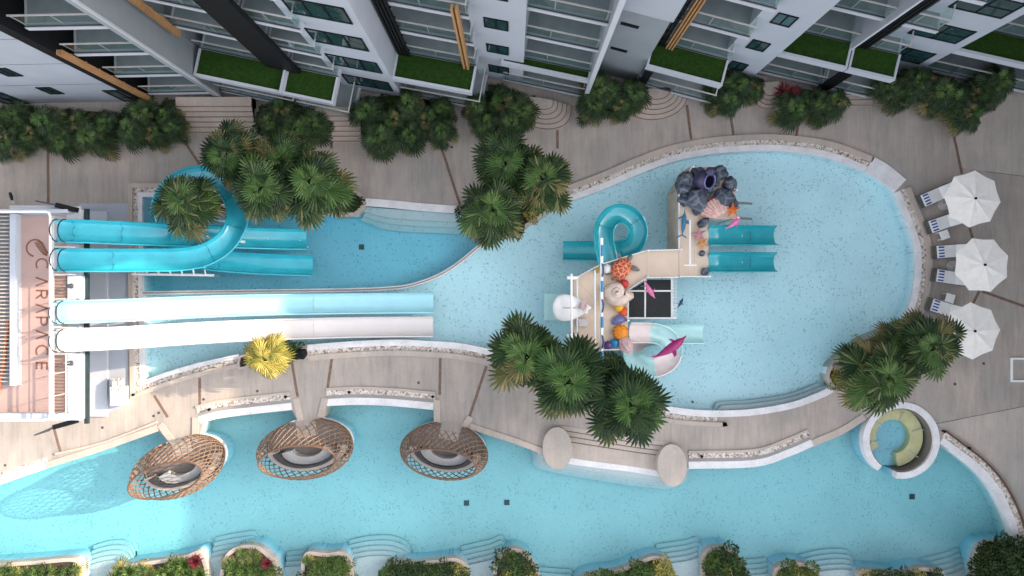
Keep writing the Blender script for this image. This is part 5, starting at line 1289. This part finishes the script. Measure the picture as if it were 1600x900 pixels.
# ================================================================== APARTMENT BUILDINGS
ROOF = 24.0
class Bay:
    def __init__(s, a, e=None, ang=None, z=3.6):
        s.A = W(*a, z); s.A.z = 0
        if e is not None:
            E = W(*e, z); E.z = 0; dd = E-s.A; s.w = dd.length; s.d = dd.normalized()
        else: s.d = Vector((math.cos(math.radians(ang)), math.sin(math.radians(ang)), 0)); s.w = 0
        s.n = Vector((-s.d.y, s.d.x, 0))
    def P(s, u, v, z): return s.A + s.d*u + s.n*v + Vector((0, 0, z))
    def bx(s, mb, u0, u1, v0, v1, z0, z1, mi=0): mb.pbox(s.P(u0, v0, z0), s.d*(u1-u0), s.n*(v1-v0), (0, 0, z1-z0), mi)
def balcony(B, par, u0, u1, v0, v1, z, right=True, left=False, depth_in=.08):
    b = MB(); B.bx(b, u0, u1, v0, v1, z-.26, z); s = b.build('balcony', M['wallw'], par)
    b = MB(); B.bx(b, u0+.12, u1-.12, v0+.20, v1-.01, z-.1, z+.012); b.build('tiled_floor', M['floor'], s)
    b = MB(); g0 = v0+.09; B.bx(b, u0+.05, u1-.06, g0, g0+.012, z+.06, z+1.02)
    if right: B.bx(b, u1-.10, u1-.088, g0+.02, v1-.02, z+.06, z+1.02)
    if left: B.bx(b, u0+.06, u0+.072, g0+.02, v1-.02, z+.06, z+1.02)
    b.build('glass_panel', M['glass'], s)
    b = MB(); B.bx(b, u0+.03, u1-.04, g0-.025, g0+.035, z+1.021, z+1.075)
    if right: B.bx(b, u1-.125, u1-.065, g0+.036, v1-.01, z+1.021, z+1.075)
    if left: B.bx(b, u0+.035, u0+.095, g0+.036, v1-.01, z+1.021, z+1.075)
    nn = max(2, int((u1-u0)/1.6))
    for i in range(nn+1):
        u = u0+.07+(u1-u0-.2)*i/nn; B.bx(b, u-.02, u+.02, g0+.014, g0+.05, z+.013, z+1.02)
    b.build('handrail', M['rail'], s)
    b = MB(); B.bx(b, u0+.02, u1-.02, v0+.03, v0+.085, z+.013, z+.05); b.build('bottom_rail', M['darkgrey'], s)
    return s
def sash(B, par, u0, u1, v, z0, z1, cols=2, rows=1, name='window'):
    b = MB(); f = .06
    B.bx(b, u0, u1, v-.05, v+.02, z0, z0+f); B.bx(b, u0, u1, v-.05, v+.02, z1-f, z1)
    for i in range(cols+1):
        u = u0+(u1-u0-f)*i/cols; B.bx(b, u, u+f, v-.049, v+.02, z0+f, z1-f)
    for j in range(1, rows): z = z0+(z1-z0)*j/rows; B.bx(b, u0+f, u1-f, v-.046, v+.02, z-.03, z+.03)
    w = b.build(name, M['dark'], par)
    b = MB(); B.bx(b, u0+.02, u1-.02, v-.02, v+.02, z0+.02, z1-.02); b.build('pane', M['pane'], w)
def louvre(B, par, u0, u1, v, z0, z1, m='dark', name='louvre', slats=4, d=.14):
    b = MB()
    for i in range(slats):
        u = u0+(u1-u0)*(i+.15)/slats; B.bx(b, u, u+(u1-u0)/slats*.55, v-d, v, z0, z1)
    z = z0+.6
    while z < z1: B.bx(b, u0, u1, v-.03, v+.03, z, z+.06); z += 1.05
    b.build(name, M[m], par)
bl_ = thing('apartment_block', 'long grey apartment block with stepped balconies and artificial grass terraces along the top edge', 'building', (0, 16, 0))
Z = [0.5] + [3.6+3.2*i for i in range(7)]
def bay(B, g=1.4, splits=(), left=False, levels=6, grass=True, right=True, ground=True):
    us = [0]+list(splits)+[B.w]
    for i in range(len(us)-1):
        u0, u1 = us[i]+(0.03 if i else 0), us[i+1]-(.03 if i < len(us)-2 else 0)
        if grass:
            b = MB(); B.bx(b, u0, u1, 0, g-.01, 3.6-.32, 3.6-.02)
            B.bx(b, u0, u1, 0, .14, 3.6-.019, 3.6+.16); B.bx(b, u0, u0+.10, .141, g-.01, 3.6-.019, 3.6+.16); B.bx(b, u1-.10, u1, .141, g-.01, 3.6-.019, 3.6+.16)
            s = b.build('terrace', M['wallw'], bl_)
            b = MB(); B.bx(b, u0+.10, u1-.10, .141, g-.012, 3.6-.018, 3.6+.07); b.build('turf', M['grass'], s)
        for k_ in range(1, levels+1): balcony(B, bl_, u0, u1, g, g+1.75, Z[k_], right and i == len(us)-2, left and i == 0)
        if ground:
            e = .35 if i == len(us)-2 and right else 0
            balcony(B, bl_, u0+.02, u1+e, 0.1, g+1.75, Z[0]+.1, True, False)
    b = MB(); B.bx(b, -.02, B.w, g+1.75, g+7, 0, ROOF); b.build('back_wall', M['wall2'], bl_)
    for i in range(len(us)-1):
        for k_ in range(0, levels+1): sash(B, bl_, us[i]+.35, us[i+1]-.35, g+1.73, Z[k_]+.02, Z[k_]+2.35, 3, 1, 'sliding_door')
def block(B, u0, u1, v0, v1, z0, z1, m='wall', name='wall'):
    b = MB(); B.bx(b, u0, u1, v0, v1, z0, z1); return b.build(name, M[m], bl_)
bC = Bay((304, 119), (521, 164)); bE = Bay((613, 124), (737, 147)); bG = Bay((783, 99.5), (920, 128)); bI = Bay((1009, 105), (1127, 136)); bK = Bay((1175, 75), (1396, 127)); bM = Bay((1493, 80), (1600, 104)); bM.w = 9.5
sC = bC.w*(441-304)/(521-304); sK = bK.w*(1322-1175)/(1396-1175)
bay(bC, 1.4, (sC,)); bay(bE, 1.4); bay(bG, .48, right=False); bay(bI, 1.35); bay(bK, 1.35, (sK,)); bay(bM, 1.35)
# window towers
block(bE, -3.3, -.005, .02, 6, 0, ROOF); block(bI, -2.6, -.005, .35, 6, 0, ROOF, 'wall2'); block(bM, -3.5, -.005, .02, 6, 0, ROOF)
block(bI, -2.62, -.004, -.05, .34, 9.6, ROOF, 'wall', 'upper_wall')
block(bG, bG.w, bG.w+.22, -.10, 3.5, 0, ROOF, 'wallw', 'party_wall')
block(bE, bE.w-.2, bE.w+2.3, 2.0, 6, 0, ROOF); block(bI, bI.w-.2, bI.w+2.1, 1.9, 6, 0, ROOF); block(bK, bK.w-.2, bK.w+2, 2.2, 6, 0, ROOF)
for k_ in range(0, 7):
    z = Z[k_]
    sash(bE, bl_, -2.85, -.35, .02, z+.75, z+2.35, 3); sash(bM, bl_, -2.95, -.5, .02, z+.75, z+2.35, 2, 2)
    sash(bE, bl_, bE.w+.45, bE.w+1.55, 2.0, z+.9, z+2.0, 2); sash(bI, bl_, bI.w+.45, bI.w+1.35, 1.9, z+.9, z+2.0, 2)
    if 1 <= k_ <= 3: 
        b = MB(); bI.bx(b, -2.0, -1.15, .33, .40, z+.3, z+.62); b.build('vent_slot', M['dark'], bl_)
# dark louvres, black panel and timber fins
b = MB(); bC.bx(b, 3.55, 5.25, 1.16, 1.38, 3.7, ROOF); b.build('black_panel', M['dark'], bl_)
louvre(bE, bl_, .05, .75, 1.38, 3.7, ROOF); louvre(bG, bl_, -.05, .62, .44, 0, ROOF); louvre(bI, bl_, .05, .62, 1.33, 3.7, ROOF); louvre(bK, bl_, sK+.05, sK+.75, 1.33, 3.7, ROOF)
louvre(bK, bl_, sK-.1, sK+.55, .08, 0, 3.2); louvre(bI, bl_, .05, .5, .05, 0, 3.2)
block(bK, sK-.09, sK+.02, 1.0, 3.0, 3.65, ROOF, 'wallw', 'party_wall'); block(bC, sC-.08, sC+.05, -.02, 1.38, 3.4, 3.9, 'wallw', 'party_wall')
louvre(bC, bl_, .02, .36, 1.38, 6.2, 13.0, 'orange', 'timber_fin', 2, .25); louvre(bE, bl_, 3.42, 3.80, 1.36, 3.72, 11.2, 'orange', 'timber_fin', 2, .22); louvre(bI, bl_, .68, 1.12, 1.33, 3.72, 12.5, 'orange', 'timber_fin', 3, .22); louvre(bK, bl_, 0.5, 1.0, 1.33, 10.2, 14, 'orange', 'timber_fin', 3, .22)
b = MB(); b.box(-15.5, 42, 15.5, 27, 0, ROOF-.02); b.build('core', M['wall2'], bl_)
# left block
lb = thing('apartment_block', 'grey apartment block at the upper left corner with a black fin and small dark windows', 'building', (-30, 16, 0))
bl_keep = bl_; bl_ = lb
bB = Bay((0, 0), ang=0); bB.A = Vector((-20.0, 10.45, 0)); bB.d = Vector((1, 0.02, 0)).normalized(); bB.n = Vector((-bB.d.y, bB.d.x, 0)); bB.w = 3.92
for k_ in range(7): balcony(bB, bl_, .3, bB.w-.30, .05, 1.75, 1.2+3.15*k_, False, False)
b = MB(); bB.bx(b, bB.w-.28, bB.w-.02, .0, 3.6, 0, ROOF); b.build('side_wall', M['wall2'], bl_)
b = MB(); bB.bx(b, bB.w-.02, bB.w+.05, -.02, .10, 0, ROOF); b.build('wall_edge', M['wallw'], bl_)
b = MB(); bB.bx(b, -.1, bB.w, 1.76, 8, 0, ROOF); b.build('back_wall', M['wall2'], bl_)
for k_ in range(7): sash(bB, bl_, .5, bB.w-.5, 1.74, 1.22+3.15*k_, 3.5+3.15*k_, 3, 1, 'sliding_door')
b = MB(); bB.bx(b, -.55, -.02, -.12, 1.7, 0, ROOF); b.build('black_fin', M['dark'], bl_)
louvre(bB, bl_, 0.0, .30, .0, .7, 8.3, 'orange', 'timber_fin', 3, .22)
b = MB(); bB.bx(b, -40, -.56, .0, 8, 0, ROOF); b.build('wall', M['wall'], bl_)
b = MB(); bB.bx(b, -40, -.56, -.006, -.002, 3.28, 3.31); bB.bx(b, -40, -.56, -.006, -.002, 6.45, 6.48); bB.bx(b, -40, -.56, -.006, -.002, 9.6, 9.63); b.build('wall_joint', M['darkgrey'], bl_)
for k_ in range(7):
    z = 1.75+3.1*k_
    for u in (-4.6, -8.1, -12.0): sash(bB, bl_, u, u+.75, .0, z, z+1.2, 2)
for u in (-8.2, -1.6): sash(bB, bl_, u, u+1.3, .0, .1, 2.2, 2, 1, 'door')
bl_ = bl_keep
# neighbouring block east of the pool terrace: its roofline throws the long shade
eb = thing('apartment_block', 'neighbouring pale apartment tower standing beyond the right edge of the pool terrace', 'building', (39, 12, 0))
EH = 19.9
b = MB(); b.box(32.2, 46, -19, 20, 0, EH); b.build('wall', M['wall'], eb)
bq = Bay((0, 0), ang=-90); bq.A = Vector((32.2, 20, 0)); 
for k_ in range(6):
    b = MB(); bq.bx(b, 1, 38, -.0-1.2, 0-.01, 2.9+3.1*k_, 3.1+3.1*k_); b.build('balcony', M['wallw'], eb)

# ---- beds, steps and palms along the building foot
gb = 'planting beds along the building foot'
FOOT = [
 ('p1', [(-60, 172), (60, 170), (180, 176), (183, 222), (120, 232), (60, 229), (-60, 226)], 'bed of dense palms under the left building corner'),
 ('p2', [(192, 166), (272, 160), (283, 175), (280, 205), (250, 222), (200, 226)], 'bed between the timber fin and the first entrance steps'),
 ('p3', [(398, 172), (470, 165), (506, 185), (498, 214), (440, 222), (404, 212)], 'dark bed below the first grass terraces'),
 ('p4', [(556, 150), (640, 146), (700, 160), (706, 205), (660, 226), (600, 234), (566, 214)], 'long bed below the window tower'),
 ('p5', [(728, 140), (800, 140), (832, 165), (828, 200), (780, 214), (735, 205)], 'bed beside the first curved entrance steps'),
 ('p6', [(908, 140), (940, 132), (998, 140), (985, 165), (950, 180), (912, 188)], 'bed between the two curved entrance steps'),
 ('p7', [(1106, 128), (1150, 118), (1194, 122), (1190, 150), (1150, 166), (1108, 165)], 'small bed below the third grass terrace'),
 ('p8', [(1214, 136), (1270, 138), (1316, 150), (1318, 170), (1270, 182), (1216, 176)], 'bed with the dark red plant below the double grass terrace'),
 ('p9', [(1366, 118), (1430, 110), (1490, 118), (1488, 145), (1440, 156), (1370, 158)], 'bed below the right-hand window tower'),
 ('p10', [(1478, 150), (1500, 130), (1560, 112), (1580, 128), (1560, 165), (1520, 186), (1482, 175)], 'last bed at the upper right corner'),
]
for key, spec, lab in FOOT: beds[key] = planter(spec, lab, -.1, .22, .16, gb, .12, 'wallgrey')
gpf = 'low fan palms along the building foot'
FP = [('p1', [(-8, 200), (25, 185), (48, 212), (75, 192), (98, 220), (122, 190), (140, 214), (165, 195), (10, 222), (-30, 190)]), ('p2', [(205, 205), (222, 180), (240, 208), (258, 185), (270, 200)]),
      ('p3', [(425, 190), (462, 205), (440, 172), (490, 195)]), ('p4', [(575, 175), (592, 215), (615, 190), (640, 165), (640, 212), (668, 188), (690, 205), (690, 170)]), ('p5', [(745, 165), (760, 195), (785, 165), (800, 195), (815, 175)]),
      ('p6', [(925, 165), (950, 148), (970, 165), (935, 140), (990, 148)]), ('p7', [(1120, 145), (1150, 135), (1178, 140), (1140, 158)]), ('p8', [(1262, 160), (1290, 165), (1305, 160), (1240, 172)]), ('p9', [(1385, 135), (1412, 142), (1450, 135), (1472, 145), (1432, 128)]),
      ('p10', [(1495, 160), (1522, 150), (1548, 140), (1562, 128), (1515, 175)])]
place = {'p1': 'under the left building corner', 'p2': 'right of the timber fin', 'p3': 'below the first grass terraces', 'p4': 'below the window tower', 'p5': 'beside the first curved steps', 'p6': 'between the two curved steps', 'p7': 'below the third grass terrace', 'p8': 'beside the dark red plant', 'p9': 'below the right-hand window tower', 'p10': 'at the upper right corner'}
for key, L_ in FP:
    for i, (px, py) in enumerate(L_):
        hh = random.uniform(0.9, 1.9)
        palm(px, py, hh, random.uniform(.55, .85), 'low soft-leaved fan palm in the bed ' + place[key], SOFT[(i+len(key)) % 3], gpf + ' ' + place[key], .1)
    fillbed(key, ['dark', 'dark', 'green'], 'in the bed ' + place[key], .8, (.55, .85), keep=.75, z=.12)
for px, py in ((1226, 143), (1236, 150), (1243, 146)): 
    p = W(px, py, .8); shrub('red', p.x, p.y, .5, 1.1, 'in the bed below the double grass terrace')
def ent_steps(levels, label, h=.12):
    t = thing('entrance_steps', label, 'steps', (*W2(*levels[0][0]), 0), 'entrance steps along the building')
    b = MB(); q = MB()
    for i, poly in enumerate(levels):
        pts = [W2(*p) for p in poly]
        b.prism(pts, -.1, h*(i+1))
        if area(pts) < 0: pts = pts[::-1]
        m_ = len(poly)-2 if len(poly) == 4 else len(poly)
        line = [W2(*p) for p in poly][:m_]
        if len(poly) == 4: line = line[::-1]
        q.band(line, -.004, -.045, h*(i+1)-.02, h*(i+1)+.006)
    b.build('treads', M['step'], t); q.build('nosings', M['joint'], t); return t
def catmull_closed(p): return p
def straight(x0, x1, y1, y0, n=6): return [[(x0, y1-(y1-y0)*i/n), (x1, y1-(y1-y0)*i/n), (x1, y0-8), (x0, y0-8)] for i in range(n)]
ent_steps(straight(284, 400, 208, 165), 'straight stone entrance steps right of the first palm bed')
ent_steps(straight(498, 566, 222, 180), 'stone entrance steps beside the white balcony corner')
def curved(cx, cy, rx, ry, n=5, x0=None, tilt=0.0):
    out = []
    for i in range(n):
        f = 1-i*.15; pts = []
        for q in range(17):
            a = PI*q/16; X = rx*f*math.cos(a); Y = ry*f*math.sin(a)**.7
            pts.append((cx+X, cy+Y+X*tilt))
        out.append(pts)
    return out
ent_steps(curved(845, 158, 48, 44, 5, tilt=.16), 'curved stone entrance steps left of the dark palm bed')
ent_steps(curved(1025, 142, 50, 46, 5, tilt=-.10), 'curved stone entrance steps below the third grass terrace')
ent_steps(curved(1200, 132, 26, 40, 4, tilt=-.1), 'small curved entrance steps left of the dark red plant')
ent_steps(straight(1318, 1362, 166, 136, 4), 'entrance steps right of the dark red plant')
ent_steps(curved(1455, 140, 30, 32, 4), 'small entrance steps near the upper right corner')

# ================================================================== LIGHT, SKY, CAMERA
el = math.radians(22.0); az = (0.968, 0.25)
sd = Vector((az[0]*math.cos(el), az[1]*math.cos(el), math.sin(el)))
w = bpy.data.worlds.new('World'); S.world = w; w.use_nodes = True; nt = w.node_tree
bg = nt.nodes['Background']; sky = nt.nodes.new('ShaderNodeTexSky'); sky.sky_type = 'NISHITA'; sky.sun_disc = False
sky.sun_elevation = el; sky.sun_rotation = math.atan2(az[0], az[1]); sky.dust_density = 3.0; sky.air_density = 1.0; sky.ozone_density = 1.0
hs = nt.nodes.new('ShaderNodeHueSaturation'); hs.inputs['Saturation'].default_value = 0.28
nt.links.new(sky.outputs[0], hs.inputs['Color']); nt.links.new(hs.outputs[0], bg.inputs['Color']); bg.inputs['Strength'].default_value = 0.15
ld = bpy.data.lights.new('sun', 'SUN'); ld.energy = 2.0; ld.angle = math.radians(0.5); ld.color = (1.0, 0.81, 0.60)
lo = bpy.data.objects.new('sun', ld); COL.objects.link(lo); lo.location = (40, 10, 50); lo.rotation_euler = (-sd).to_track_quat('-Z', 'Y').to_euler()
cd = bpy.data.cameras.new('camera'); co = bpy.data.objects.new('camera', cd); COL.objects.link(co)
co.location = (0, 0, H); co.rotation_euler = (0, 0, 0); cd.sensor_width = 36.0; cd.lens = 36.0*F/1600; cd.clip_end = 3000; cd.clip_start = .5
S.camera = co
S.view_settings.view_transform = 'Standard'; S.view_settings.look = 'None'; S.view_settings.exposure = 2.25; S.view_settings.gamma = 1.0
S.cycles.use_denoising = True; S.cycles.transparent_max_bounces = 24; S.cycles.max_bounces = 8; S.cycles.caustics_reflective = False; S.cycles.caustics_refractive = False
